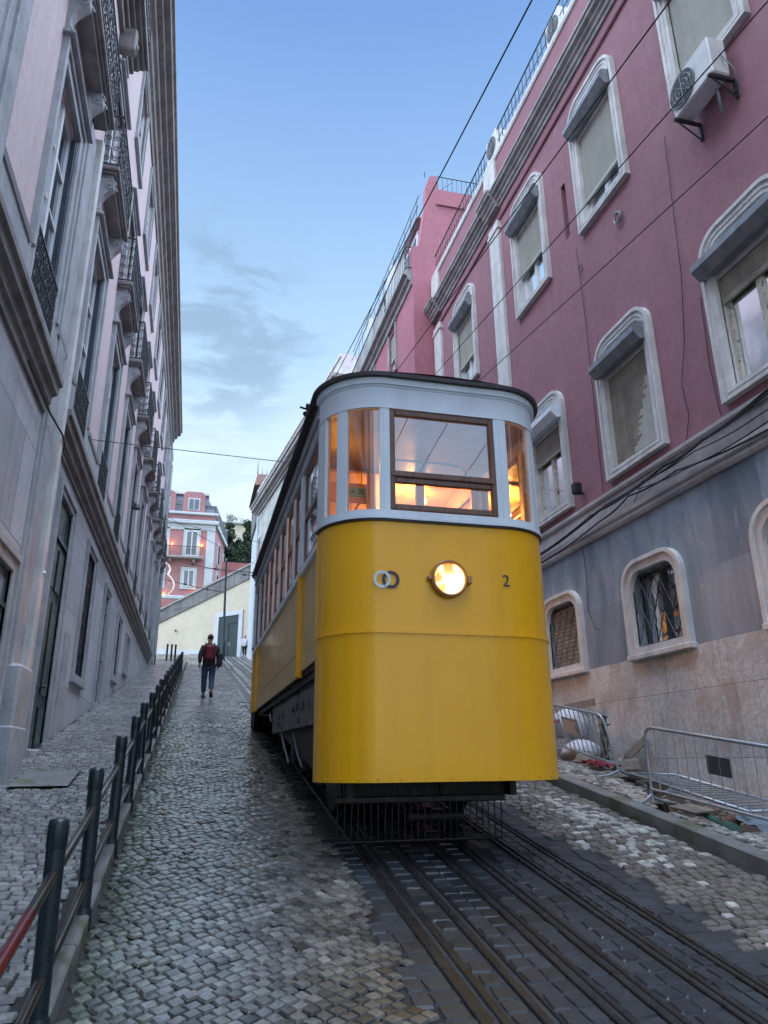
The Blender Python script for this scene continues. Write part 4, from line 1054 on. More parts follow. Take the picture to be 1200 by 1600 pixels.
def sash(c, hw, z0, z1, x, parent, mat='white', bars=0, gl='glassR'):
    mb = MB(); t = .06
    mb.box(x-.04, x+.03, c-hw, c-hw+t, z0, z1).box(x-.04, x+.03, c+hw-t, c+hw, z0, z1).box(x-.04, x+.03, c-hw+t, c+hw-t, z0, z0+t).box(x-.04, x+.03, c-hw+t, c+hw-t, z1-t, z1).box(x-.045, x+.03, c-.05, c+.05, z0+t, z1-t)
    for k in range(bars): 
        zz = z0+(z1-z0)*(k+1)/(bars+1); mb.box(x-.03, x+.02, c-hw+t, c+hw-t, zz-.018, zz+.018)
    o = mb.build('window', M[mat], parent)
    MB().add([(x-.01,c-hw+t,z0+t),(x-.01,c+hw-t,z0+t),(x-.01,c+hw-t,z1-t),(x-.01,c-hw+t,z1-t)], [(0,1,2,3)]).build('pane', M[gl], o)
    return o
up_shut = {9.22: 9.80, 12.06: 10.15, 16.05: 10.05, 6.38: 9.48}
for c in bl:
    arch_frame(c, .79, 9.18, 12.05, r=.42).build('window_frame', M['frameR'], RB)
    MB().prism(rrect(c-.60, c+.60, 11.2, 11.87, .26), 'x', XR+.0, XR+.02).build('blind_arch', M['frameR'], RB)
    a = box_awning(c, .68, 11.28); a.build('shutter_box', M['zinc'], RB)
    zb = up_shut.get(c, 9.9)
    slats(c, .585, zb, 11.45, XR+.04).build('roller_shutter', M['shut'], RB)
    sash(c, .59, 9.33, 11.5, XR+.13, RB, 'white', 0)
    # middle floor
    arch_frame(c, .80, 4.30, 6.78, r=.42).build('window_frame', M['frameR'], RB)
    MB().prism(rrect(c-.61, c+.61, 6.05, 6.60, .26), 'x', XR+.0, XR+.02).build('blind_arch', M['frameR'], RB)
    box_awning(c, .74 if c != 9.22 else .68, 6.12, .25, .30).build('shutter_box', M['zinc'] if c != 12.06 else M['tramW'], RB)
    if abs(c-9.22) < .1:
        slats(c, .595, 4.50, 6.3, XR+.05).build('roller_shutter', M['shutD'], RB)
        # torn pale panel behind part of the slats
        random.seed(6); mb = MB()
        for i in range(27):
            z = 4.52+i*.047; l = .62*(1-i/27)**.9+random.uniform(-.10, .10); mb.box(XR+.028, XR+.034, c-.592, c-.592+max(l, .03), z, z+.046)
        mb.build('torn_white_lining', M['lining'], RB)
    else:
        slats(c, .595, 5.72 if c < 10 else 5.60, 6.3, XR+.05).build('roller_shutter', M['shutD'], RB)
        w1 = sash(c, .60, 4.43, 6.2, XR+.12, RB, 'peel', 0)
        MB().tube([(XR+.125,c-.25,4.6),(XR+.125,c-.27,6.0)], .008, 5).tube([(XR+.125,c+.25,4.6),(XR+.125,c+.24,6.0)], .008, 5).tube([(XR+.125,c-.5,5.15),(XR+.125,c+.5,5.17)], .008, 5).build('curtain_fold', M['peel'], w1)
    # low windows
    mb = MB(); hw = .74
    mb.ring(rrect(c-hw, c+hw, 1.425, 2.86, .42), rrect(c-hw+.17, c+hw-.17, 1.56, 2.68, .26), 'x', XR-.05, XR+.04)
    mb.ring(rrect(c-hw-.001, c+hw+.001, 1.424, 2.861, .42), rrect(c-hw+.06, c+hw-.06, 1.48, 2.80, .36), 'x', XR-.085, XR-.049)
    mb.bbox(XR-.10, XR+.04, c-hw-.02, c+hw+.02, 1.38, 1.46, .01)
    mb.build('window_frame', M['frameR'], RB)
    mb = MB(); x = XR+.04; a0, a1, b0, b1 = c-.57, c+.57, 1.56, 2.66
    # diamond grille
    st = .235
    for k in range(-6, 12):
        for s in (-1, 1):
            # line: y = a0+k*st + s*0.55*(z-b0)
            q = .52*s; ya = a0+k*st; pts = []
            z_lo, z_hi = b0, b1
            if q > 0: zl = max(b0, b0+(a0-ya)/q); zh = min(b1, b0+(a1-ya)/q)
            else: zl = max(b0, b0+(a1-ya)/q); zh = min(b1, b0+(a0-ya)/q)
            if zh-zl > .03: mb.tube([(x, ya+q*(zl-b0), zl), (x, ya+q*(zh-b0), zh)], .008, 4)
    mb.build('window_grille', M['rail'], RB)
    o = sash(c, .57, 1.56, 2.68, XR+.20, RB, 'greendoor', 0, 'glassL')
    if abs(c-12.06) < .1 or c < 3:
        slats(c, .56, 1.60, 2.62, XR+.12, .07).build('louvre', M['shutD'], RB)
# wall slot back
mb = MB(); mb.box(XR+.2, XR+.22, 10.4, 10.7, 9.5, 10.9); mb.ring([(10.438,9.548),(10.622,9.548),(10.622,10.822),(10.438,10.822)], [(10.446,9.556),(10.614,9.556),(10.614,10.814),(10.446,10.814)], 'x', XR+.010, XR+.2); mb.build('slot_lining', M['pinkR'], RB)
# cables along the band
def cable(pts, r, lab=None):
    P = []
    for a, b in zip(pts, pts[1:]):
        for i in range(5): 
            t = i/5; sg = -.035*math.sin(PI*t); P.append((a[0]+(b[0]-a[0])*t, a[1]+(b[1]-a[1])*t, a[2]+(b[2]-a[2])*t+sg))
    P.append(pts[-1]); return P
X = XR-.09
bund = thing('cable_bundle', 'loose bundle of black cables sagging along the marble band of the mauve building', 'cables', (X, 8, 3.9))
for k, (pts, r) in enumerate((([(X,-2,4.2),(X,3,4.15),(X,6.45,4.10),(X,7.65,4.0),(X,8.5,3.97),(X,10.1,3.92),(X,12.6,3.76),(X,15,3.9),(X,18.4,4.0)], .020),
        ([(X-.02,-2,4.1),(X-.02,3,4.1),(X-.02,6.45,4.05),(X-.02,7.6,3.98),(X-.02,8.9,3.90),(X-.02,10.3,3.90),(X-.02,12.6,3.72),(X,16,3.8),(X,18.4,3.9)], .014),
        ([(X-.03,3,3.7),(X-.03,6.5,3.62),(X-.03,8.2,3.78),(X-.03,9.4,3.83),(X-.03,10.3,3.70),(X-.03,12.6,3.56)], .013),
        ([(X-.05,2,3.8),(X-.05,6.5,3.70),(X-.05,8.0,3.72),(X-.05,9.2,3.86),(X-.05,10.5,3.88),(X-.02,12.9,3.74)], .009),
        ([(X-.02,3,3.95),(X-.02,6.5,3.86),(X-.02,7.8,3.90),(X-.02,9.0,3.93),(X-.02,10.0,3.88)], .008))):
    MB().tube(cable(pts, r), r, 6).build('cable', M['cable'], bund)
for k, pts in enumerate(([(XR-.02,7.48,9.0),(XR-.02,7.55,7.6),(XR-.02,7.6,6.6),(XR-.02,7.75,5.6),(XR-.02,7.95,5.0),(XR-.02,7.9,4.5),(XR-.02,8.05,4.1)],
                         [(XR-.02,10.25,9.1),(XR-.02,10.2,7.5),(XR-.02,10.22,6),(XR-.02,10.25,4.2)], [(XR-.02,11.1,3.7),(XR-.02,11.05,3.0),(XR-.02,11.1,2.4),(XR-.02,10.95,2.05),(XR-.02,10.8,2.0)],
                         [(XR-.02,7.3,6.0),(XR-.02,7.35,5.0),(XR-.02,7.3,4.2)], [(XR-.02,9.2,3.9),(XR-.02,9.8,3.1+.4)])):
    MB().tube(pts, .006, 5).build('wall_wire', M['cable'], bund)
tag(MB().bbox(XR-.20, XR-.06, 10.82, 10.98, 4.40, 4.60, .02).tube([(XR,10.9,4.42),(XR-.12,10.9,4.40)], .02, 6).build('floodlight', M['black']), 'small dark floodlight on the mauve wall just above the cables', 'lamp')
mb = MB()
for i in range(2):
    pts = [(XR-.03-.03*i, 8.85+.09*math.cos(a), 8.62+.10*math.sin(a)) for a in [k*PI/8 for k in range(17)]]
    mb.tube(pts, .012, 5)
mb.tube([(XR,8.78,8.70),(XR-.12,8.80,8.64)], .018, 6); tag(mb.build('wall_hook', M['zinc']), 'iron ring hook with coiled wire below the second upper window', 'hook')
for (y, z, lab) in ((10.15, 8.55, 'dark round hook under the far corner of the upper window'),):
    tag(MB().tube([(XR-.03,y+.06*math.cos(a),z+.07*math.sin(a)) for a in [k*PI/6 for k in range(13)]], .008, 5).build('wall_ring', M['black']), lab, 'hook')
# air conditioners
def ac(c, y0, y1, z0, z1, x0, x1, name, label, fan=(0,0), facex=True):
    t = thing(name, label, 'air conditioner', ((x0+x1)/2, (y0+y1)/2, z0), 'air conditioners on the mauve building')
    MB().bbox(x0, x1, y0, y1, z0, z1, .02).build('casing', M['acw'], t)
    yc, zc, r = (y0+y1)/2+fan[0], (z0+z1)/2, min(z1-z0, y1-y0)*.42
    mb = MB().tube([(x0-.012, yc, zc), (x0+.002, yc, zc)], r, 24); 
    mb.build('fan_grille', M['acg'], t)
    mb = MB()
    for k in range(1, 5): mb.tube([(x0-.02, yc+r*k/4*math.cos(a), zc+r*k/4*math.sin(a)) for a in [j*PI/10 for j in range(21)]], .005, 4)
    for j in range(8): mb.tube([(x0-.02, yc, zc), (x0-.02, yc+r*math.cos(j*PI/4), zc+r*math.sin(j*PI/4))], .005, 4)
    mb.build('guard_rings', M['zinc'], t)
    return t
t = ac(0, 5.98, 6.80, 8.52, 9.14, XR-.38, XR-.10, 'air_conditioner', 'white air conditioner on black brackets under the nearest upper window', (.16, 0))
for y in (6.03, 6.76): MB().box(XR-.42, XR-.001, y-.02, y+.02, 8.47, 8.51).box(XR-.03, XR-.001, y-.02, y+.02, 8.20, 8.47).tube([(XR-.38,y,8.47),(XR-.02,y,8.22)], .012, 5).build('bracket', M['iron'], t)
MB().tube([(XR-.2,5.97,8.9),(XR-.22,5.92,8.7),(XR-.12,5.90,8.55),(XR-.05,5.95,8.3),(XR-.02,6.1,8.35)], .012, 6).tube([(XR-.15,6.2,8.5),(XR-.12,6.22,8.3),(XR-.03,6.3,8.25)], .025, 6).build('hose', M['zinc'], t)
ac(0, 9.95, 10.55, 14.36, 15.0, XR+.0, XR+.3, 'air_conditioner', 'white air conditioner on the roof parapet, nearest of the two there')
ac(0, 13.3, 13.95, 14.40, 15.1, XR-.02, XR+.28, 'air_conditioner', 'white air conditioner on the roof parapet beyond the pilaster')
# roof rail
t = thing('roof_railing', 'thin iron railing along the parapet of the mauve building', 'railing', (XR+.05, 6, 14.36))
MB().tube([(XR+.02,YS,15.05),(XR+.02,18.4,15.05)], .018, 6).build('handrail', M['iron'], t)
mb = MB(); MB().tube([(XR+.02,YS,14.70),(XR+.02,18.4,14.70)], .010, 6).build('handrail', M['iron'], t)
for i in range(0, 102):
    y = YS+i*.2; mb.box(XR+.012, XR+.028, y-.008, y+.008, 14.36, 15.05)
tag(mb.build('balusters', M['iron'], t), kind='stuff')

# ------------------------------------------------------------------ SECOND, TALLER PINK BUILDING
X2 = 5.75; Y2 = 18.62
B2 = thing('tall_pink_building', 'taller bright pink building with roof terrace behind the mauve one', 'building', (9, 24, gz(24)))
mb = MB()      # side wall facing the camera, with stepped top
side = [(X2, gz(18)-1), (X2, 15.55), (5.98, 15.55), (6.12, 16.9), (6.25, 17.1), (6.28, 18.0), (6.42, 18.4), (6.66, 18.5), (6.68, 17.95), (15, 17.95), (15, gz(18)-1)]
side = [(X2, gz(18)-1), (15, gz(18)-1), (15, 17.95), (6.70, 17.95), (6.66, 18.5), (6.42, 18.42), (6.28, 18.0), (6.24, 17.15), (6.18, 16.95), (5.98, 15.55), (X2, 15.5)]
mb.prism(side, 'y', Y2, Y2+.3); mb.build('side_wall', M['pinkR2'], B2)
MB().bbox(6.62, 15, Y2-.06, Y2-.001, 17.28, 17.42, .01).build('ledge', M['pinkR2'], B2)
win2 = [(c-.42, c+.42, 12.25, 13.85) for c in (21.1, 24.2, 27.3)]
win2b = [(c-.42, c+.42, 8.6, 10.4) for c in (21.1, 24.2, 27.3)]
mb = MB(); wall_x(mb, X2, Y2+.3, 30.0, gz(18)-1, 14.6, win2+win2b, .25); mb.build('street_wall', M['pinkR2'], B2)
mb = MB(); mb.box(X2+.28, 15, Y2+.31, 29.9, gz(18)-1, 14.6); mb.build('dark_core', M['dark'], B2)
mb = MB(); mb.prism([(X2+.05,14.1),(X2-.05,14.1),(X2-.07,14.25),(X2-.16,14.3),(X2-.18,14.42),(X2-.30,14.46),(X2-.30,14.56),(X2+.05,14.62)], 'y', Y2+.05, 30.1); mb.build('cornice', M['corn'], B2)
mb = MB(); mb.box(6.2, 15, Y2+.31, 29.9, 14.62, 17.0); mb.build('attic', M['pinkR2'], B2)
mb = MB(); mb.prism([(6.0,16.9),(6.14,17.06),(15,17.06),(15,16.98),(6.2,16.98)], 'y', Y2+.31, 26); mb.build('attic_roof', M['frameR'], B2)
mb = MB(); mb.box(6.17, 6.19, 19.3, 24.5, 15.0, 16.75); o = mb.build('terrace_window', M['tramW'], B2)
MB().box(6.155, 6.168, 19.5, 24.3, 15.15, 16.6).build('pane', M['glassR'], o)
for (a, b, c, d) in win2+win2b:
    mb = MB(); mb.bbox(X2-.06, X2+.05, a-.12, a, c, d+.15, .01); mb.bbox(X2-.06, X2+.05, b, b+.12, c, d+.15, .01); mb.bbox(X2-.10, X2+.05, a-.14, b+.14, d+.152, d+.30, .01); mb.bbox(X2-.09, X2+.05, a-.14, b+.14, c-.12, c-.001, .01)
    mb.build('window_surround', M['corn'], B2)
    yc = (a+b)/2; sash(yc, .42, c, d, X2+.14, B2, 'white', 1); slats(yc, .42, c+(d-c)*.42, d, X2+.06).build('roller_shutter', M['shut'], B2)
# terrace railing with frosted screens
mb = MB()
mb.tube([(X2-.20,Y2+.05,15.50),(X2-.20,29.9,15.50)], .022, 6).tube([(X2-.20,Y2+.05,14.72),(X2-.20,29.9,14.72)], .016, 6).tube([(X2-.20,Y2+.05,15.50),(X2+.08,Y2+.05,15.50)], .02, 6).tube([(X2-.20,Y2+.05,14.72),(X2+.08,Y2+.05,14.72)], .016, 6)
for i in range(57):
    y = Y2+.05+i*.2; mb.box(X2-.207, X2-.193, y-.007, y+.007, 14.62, 15.5)
for x in (X2-.2, X2-.1, X2+.05): mb.box(x-.012, x+.012, Y2+.04, Y2+.06, 14.62, 15.5)
t = mb.build('terrace_railing', M['iron'], B2)
for y in (18.95, 21.6, 24.2, 26.8): MB().box(X2-.17, X2-.16, y, y+1.3, 14.75, 15.42).build('screen', M['acw'], t)
# dormers above the terrace
for i, y in enumerate((20.6, 23.9, 27.1)):
    mb = MB(); mb.prism([(y,15.2),(y+1.3,15.2),(y+1.3,16.35),(y+.65,16.62),(y,16.35)], 'x', X2-.02, 6.2); mb.build('dormer', M['acw'], B2)
mb = MB(); mb.tube([(6.30,Y2+.15,18.5),(6.30,Y2+.15,18.72)], .02, 6)
mb.tube([(6.75,Y2+.15,18.62),(15,Y2+.15,18.62)], .018, 6)
for i in range(30): mb.tube([(6.75+i*.17,Y2+.15,17.95),(6.75+i*.17,Y2+.15,18.62)], .009, 5)
mb.tube([(6.75,Y2+.15,18.0),(7.3,Y2+.15,18.5)], .010, 5)
mb.build('top_railing', M['iron'], B2)
mb = MB().tube([(6.05,Y2+.2,17.3),(5.95,29,17.3)], .016, 6).tube([(6.1,Y2+.2,17.75),(6.0,29,17.75)], .014, 6)
for i in range(14): mb.tube([(6.06,Y2+.4+i*.75,17.0),(6.08,Y2+.4+i*.75,17.75)], .010, 5)
mb.build('top_railing', M['iron'], B2)
mb = MB().tube([(5.9,25.5,15.2),(5.9,25.5,17.3)], .02, 6)
for k in range(4): mb.tube([(5.7,25.3+.13*k,17.2-.05*k),(6.1,25.3+.13*k,17.2-.05*k)], .008, 4)
mb.tube([(5.9,25.5,17.25),(5.9,25.1,17.35),(5.9,24.7,17.2)], .008, 4)
tag(mb.build('antenna', M['iron']), 'thin rooftop aerial on the terrace of the taller pink building', 'antenna')

# ------------------------------------------------------------------ PALE BUILDING on the bend
B3 = thing('pale_building', 'pale rendered building with deep cornice on the right bend beyond the tram', 'building', (5, 40, gz(40)))
A = Vector((5.75, 30.2)); Bq = Vector((3.55, 50.0)); d = (Bq-A).normalized(); nn = Vector((-d.y, d.x))   # nn points to the street
def f3d(u, o, z): p = A+d*u+nn*o; return (p.x, p.y, z)
LN = (Bq-A).length
def box3(mb, u0, u1, o0, o1, z0, z1):
    mb.add([f3d(u,o,z) for z in (z0,z1) for u,o in ((u0,o0),(u1,o0),(u1,o1),(u0,o1))], [(0,3,2,1),(4,5,6,7),(0,1,5,4),(1,2,6,5),(2,3,7,6),(3,0,4,7)]); return mb
TOP = 17.0
MB_ = box3(MB(), 0, LN, -6, 0, gz(28)-1, TOP); MB_.build('wall', M['palebl'], B3)
mb = MB()
for k, (o, z0, z1) in enumerate(((.12,TOP-.6,TOP-.4),(.22,TOP-.4,TOP-.2),(.42,TOP-.2,TOP+.05),(.5,TOP+.05,TOP+.22))): box3(mb, -.1, LN+o, -1, o, z0, z1)
mb.build('cornice', M['corn'], B3)
mb = box3(MB(), 0, LN, -1, .05, TOP+.22, TOP+1.2); box3(mb, 0, LN, -1, .12, TOP+1.2, TOP+1.35); mb.build('parapet', M['frameR'], B3)
for u in (3, 7, 11, 15, 18.6):
    for z in (8.2, 12.4):
        o = box3(MB(), u-.55, u+.55, -.02, .06, z-.1, z+2.3).build('window_surround', M['frameR'], B3)
        box3(MB(), u-.40, u+.40, .0, .075, z+.05, z+2.1).build('pane', M['glassR'], o)
mb = MB(); box3(mb, LN-.5, LN+.02, -.1, .08, gz(49)-1, TOP-.6); mb.build('corner_quoin', M['pinkHt'], B3)
t = thing('corner_house', 'narrow dark house with spiked roof crest at the far right bend', 'building', (3.9, 53, gz(53)))
mb = MB().box(3.62, 6, 51.2, 56, gz(51)-1, 19.2); mb.build('wall', M['plinthw'], t); mb = MB().box(3.50, 3.61, 51.4, 56, 16.4, 19.2); mb.build('side_wall', M['slate'], t)
mb = MB().add([(3.25,50.9,19.2),(6.4,50.9,19.2),(6.4,56.3,19.2),(3.25,56.3,19.2),(3.5,51.6,20.3),(6.2,51.6,20.3),(6.2,55.6,20.3),(3.5,55.6,20.3)], [(0,1,5,4),(1,2,6,5),(2,3,7,6),(3,0,4,7),(4,5,6,7),(0,3,2,1)]); mb.build('roof', M['tile'], t)
mb = MB()
for i in range(9): mb.tube([(3.52+i*.32,51.65,20.3),(3.52+i*.32,51.65,20.85)], [.035,.006], 5)
mb.tube([(3.5,51.65,20.3),(3.5,51.65,21.5)], [.04,.01], 5); mb.build('roof_crest', M['slate'], t)
# ------------------------------------------------------------------ THE FUNICULAR TRAM
TX0, TX1, TYF, TR_ = 1.045, 3.28, 6.10, .55
TYC = TYF+TR_
T = thing('funicular_tram', 'yellow and white funicular tram with rounded front, lit headlamp and warm lit cabin', 'tram', (2.16, 10.4, gz(10.4)))
def pn(s):
    if s < 0: return (TX0, TYC-s), (-1, 0)
    if s <= 1:
        a = s*PI/2; n = (-math.cos(a), -math.sin(a)); return (TX0+TR_+TR_*n[0], TYC+TR_*n[1]), n
    if s <= 2: return (TX0+TR_+(TX1-TX0-2*TR_)*(s-1), TYF), (0, -1)
    if s <= 3:
        a = (s-2)*PI/2; n = (math.sin(a), -math.cos(a)); return (TX1-TR_+TR_*n[0], TYC+TR_*n[1]), n
    return (TX1, TYC+(s-3)), (1, 0)
def svals(a, b):
    v = [a]; k = math.ceil((a+1e-6)*16)/16
    while k < b-1e-6:
        if not (1 < k < 2) : v.append(k)
        k += 1/16
    return v+[b]
REAR = False
def band(mb, s0, s1, z0, z1, oo, oi, caps=True, smooth=True):
    S_ = svals(s0, s1); P = []
    for s in S_:
        (x, y), n = pn(s)
        for o, z in ((oo, z0), (oo, z1), (oi, z1), (oi, z0)):
            yy = y+n[1]*o
            P.append((x+n[0]*o, 21.0-yy if REAR else yy, z))
    k = len(S_); fo = []; ft = []
    for i in range(k-1):
        a, b = i*4, i*4+4
        fo += [(a, b, b+1, a+1), (a+2, b+2, b+3, a+3)]; ft += [(a+1, b+1, b+2, a+2), (a+3, b+3, b, a)]
    mb.add(P, fo, 0, smooth); mb.add(P, ft, 0, False)
    if caps: mb.add(P[:4], [(0,1,2,3)]); mb.add(P[-4:], [(3,2,1,0)])
    return mb
def cap(mb, z, o, s0=-.0, s1=3.0):        # flat plan-shaped lid
    S_ = svals(0, 3); P = []
    for s in S_:
        (x, y), n = pn(s); yy = y+n[1]*o; P.append((x+n[0]*o, 21.0-yy if REAR else yy, z))
    mb.add(P, [tuple(range(len(P)))]); return mb
ZB, ZJ, ZS, ZW0, ZW1, ZF1 = -.165, 1.055, 2.065, 2.155, 3.175, 3.42
for REAR in (False, True):
    zb = ZB if not REAR else .86
    mb = band(MB(), -.02, 3.02, zb, ZJ-.012, .0, -.03)
    band(mb, -.02, 3.02, ZJ+.014, ZS-.012, -.004, -.03)
    o = mb.build('end_apron', M['yellow'], T)
    mb = band(MB(), -.03, 3.03, ZJ-.014, ZJ+.016, .011, -.02)
    if not REAR:
        for q, (zz, rr, of, ss) in enumerate(((ZB+.03, .009, .002, [.12+.19*i for i in range(15)]), (.36, .006, .001, (1.25, 1.5, 1.73)), (ZJ+.004, .0065, .011, (.3, .55, .8, 1.1, 1.4, 1.7, 2.0, 2.3, 2.6)))):
            for s in ss: (x, y), n = pn(s); MB().sphere((x+n[0]*of, y+n[1]*of, zz), rr, 8).build('rivet', M['yellow'], T)
    mb.build('joint_strip', M['yellow'], T)
    band(MB(), -.03, 3.03, ZS-.016, ZS+.004, .018, -.03).build('rubber_lip', M['black'], T)
    # white window band
    mb = band(MB(), -.02, 3.02, ZS+.005, ZW0, .010, -.05); band(mb, -.02, 3.02, ZS+.006, ZS+.035, .022, -.01)
    band(mb, -.02, 3.02, ZW1, ZF1, .006, -.05); band(mb, -.02, 3.02, ZW1+.0, ZW1+.016, .012, -.0)
    for (za, zb_, o_) in ((ZF1-.022, ZF1-.004, .018), (ZF1-.003, ZF1+.06, .040)): band(mb, -.02, 3.02, za, zb_, o_, -.02)
    mb.build('window_band', M['tramW'], T)
    for (a, b) in ((-.02, .22), (.42, .545), (.915, 1.018), (1.942, 2.07), (2.455, 2.58), (2.78, 3.02)):
        mb = MB(); band(mb, a, b, ZW0+.0005, ZW1-.0005, .006, -.05)
        if a == .915: band(mb, .955, .975, ZW0+.01, ZW1-.01, .012, .0)
        if a == 1.942: band(mb, 1.985, 2.01, ZW0+.01, ZW1-.01, .012, .0)
        mb.build('window_post', M['tramW'], T)
    for (a, b) in ((.22, .42), (.545, .915), (2.07, 2.455), (2.58, 2.78)):
        g = MB()
        S_ = svals(a, b); P = []
        for s in S_:
            (x, y), n = pn(s); yy = y-n[1]*.022
            for z in (ZW0, ZW1): P.append((x-n[0]*.022, 21.0-yy if REAR else yy, z))
        g.add(P, [(2*i, 2*i+2, 2*i+3, 2*i+1) for i in range(len(S_)-1)], 0, True)
        g.build('corner_glass', M['glassT'], T)
    # roof edge and dark lid
    band(MB(), -.02, 3.02, ZF1+.061, ZF1+.10, .085, -.05).build('roof_edge', M['roof'], T)
REAR = False
# roof: gently cambered deck over the full length
mb = MB(); secs = []
cxr = (TX0+TX1)/2
def plan_half(y):      # half width of the roof plan at y (front and rear rounded)
    yy = min(y, 21.0-y); hw = (TX1-TX0)/2+.085
    if yy >= TYC: return hw
    q = (TYC-yy)/(TR_+.085); q = min(q, 1); return hw-(TR_+.085)*(1-math.sqrt(max(0, 1-q*q)))
yv = [TYF-.084+.085*i for i in range(8)]; yv = yv+[7.5, 9, 10.5, 12, 13.5]+[21.0-v for v in yv[::-1]]
n = 12
for y in yv:
    hw = plan_half(y)
    cam_ = .045*min(1, (hw/((TX1-TX0)/2+.085)))
    for j in range(n+1):
        t = -1+2*j/n; mb.v.append((cxr+hw*t, y, ZF1+.10+cam_*(1-t*t)))
for i in range(len(yv)-1):
    for j in range(n):
        a = i*(n+1)+j; mb.f.append([a, a+1, a+n+2, a+n+1]); mb.m.append(0); mb.sm.append(True)
mb.build('roof', M['roof'], T)
# sides (left one seen)
DY = 7.92                                                     # door post
for sgn, X0 in ((1, TX0), (-1, TX1)):
    X = lambda d: X0+sgn*d
    ya, yb = TYC+.02, 14.33
    mb = MB(); 
    ed = [ya, DY]
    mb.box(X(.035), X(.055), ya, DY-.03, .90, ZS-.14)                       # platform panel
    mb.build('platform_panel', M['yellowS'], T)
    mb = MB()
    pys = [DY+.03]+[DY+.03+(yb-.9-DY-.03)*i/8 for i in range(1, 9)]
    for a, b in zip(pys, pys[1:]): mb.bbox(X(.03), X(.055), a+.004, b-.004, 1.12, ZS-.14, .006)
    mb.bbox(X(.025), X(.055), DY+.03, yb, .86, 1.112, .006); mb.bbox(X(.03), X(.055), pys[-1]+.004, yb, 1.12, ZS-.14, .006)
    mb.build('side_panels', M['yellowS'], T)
    for args in ((X(-.012), X(.06), DY-.03, DY+.03, .84, ZS-.06, .01), (X(-.005), X(.05), ya-.015, ya+.018, .88, ZS-.02, .006), (X(-.01), X(.05), 13.35, 13.41, .84, ZS-.06, .008)):
        MB().bbox(*args).build('corner_beading', M['yellow'], T)
    mb = MB(); mb.bbox(X(-.005), X(.06), ya, yb, ZS-.138, ZS-.07, .008); mb.bbox(X(.018), X(.06), ya, yb, ZS-.069, ZS-.03, .006)
    mb.build('waist_rail', M['tramW'], T)
    # fascia above the windows, cove under the roof
    mb = MB(); mb.bbox(X(.0), X(.06), ya, yb, 3.12, ZF1+.06, .008); mb.bbox(X(-.03), X(.0), ya, yb, 3.27, 3.30, .004)
    mb.build('fascia', M['tramG'], T)
    MB().bbox(X(-.085), X(.02), ya, yb, ZF1+.061, ZF1+.10, .006).build('gutter', M['roof'], T)
    # posts
    wy = [ya, DY]+[DY+(13.38-DY)*i/7 for i in range(1, 8)]+[yb]
    for i, y in enumerate(wy):
        w_ = .07 if i in (0, 1, 8) else .045
        MB().bbox(X(.0 if i in (0,1,8) else .015), X(.07), y-(.0 if i == 0 else w_), y+w_ if i < len(wy)-1 else y, ZS-.029, 3.119, .008).build('side_post', M['tramW'], T)
    for i, (a, b) in enumerate(zip(wy, wy[1:])):
        a += .072; b -= .072; zl, zm, zh = ZS-.028, 2.58, 3.118
        mb = MB(); t_ = .045; x0, x1 = X(.035), X(.06)
        mb.box(x0, x1, a, a+t_, zl, zh).box(x0, x1, b-t_, b, zl, zh).box(x0, x1, a+t_, b-t_, zl, zl+.05).box(x0, x1, a+t_, b-t_, zh-.05, zh).box(X(.03), X(.062), a+t_, b-t_, zm-.03, zm+.03)
        o = mb.build('side_window', M['teak'], T)
        MB().add([(X(.05),a+t_,zl+.05),(X(.05),b-t_,zl+.05),(X(.05),b-t_,zh-.05),(X(.05),a+t_,zh-.05)], [(0,1,2,3)]).build('pane', M['glassT'], o)
# front middle window with two teak sashes
fx0, fx1 = 1.612, 2.668; y0 = TYF-.004
mb = MB(); t_ = .055
mb.bbox(fx0, fx0+t_, y0, y0+.05, ZW0+.012, ZW1-.004, .008).bbox(fx1-t_, fx1, y0, y0+.05, ZW0+.012, ZW1-.004, .008)
mb.bbox(fx0+t_, fx1-t_, y0+.002, y0+.05, ZW1-.062, ZW1-.005, .008).bbox(fx0+t_, fx1-t_, y0+.002, y0+.05, ZW0+.013, ZW0+.068, .008)
mb.bbox(fx0+.01, fx1-.012, y0-.012, y0+.05, 2.485, 2.545, .008).bbox(fx0+t_, fx1-t_, y0+.003, y0+.05, 2.43, 2.483, .008)
fw_ = mb.build('front_window', M['teak'], T)
MB().add([(fx0+t_,y0+.03,2.545),(fx1-t_,y0+.03,2.545),(fx1-t_,y0+.03,ZW1-.06),(fx0+t_,y0+.03,ZW1-.06)], [(0,1,2,3)]).build('pane', glassmat('windscreen_glass', refl=.25, tint=(.80,.87,.92), rough=.012, wav=.05), fw_)
MB().add([(fx0+t_,y0+.034,ZW0+.068),(fx1-t_,y0+.034,ZW0+.068),(fx1-t_,y0+.034,2.43),(fx0+t_,y0+.034,2.43)], [(0,1,2,3)]).build('pane', M['glassT'], fw_)
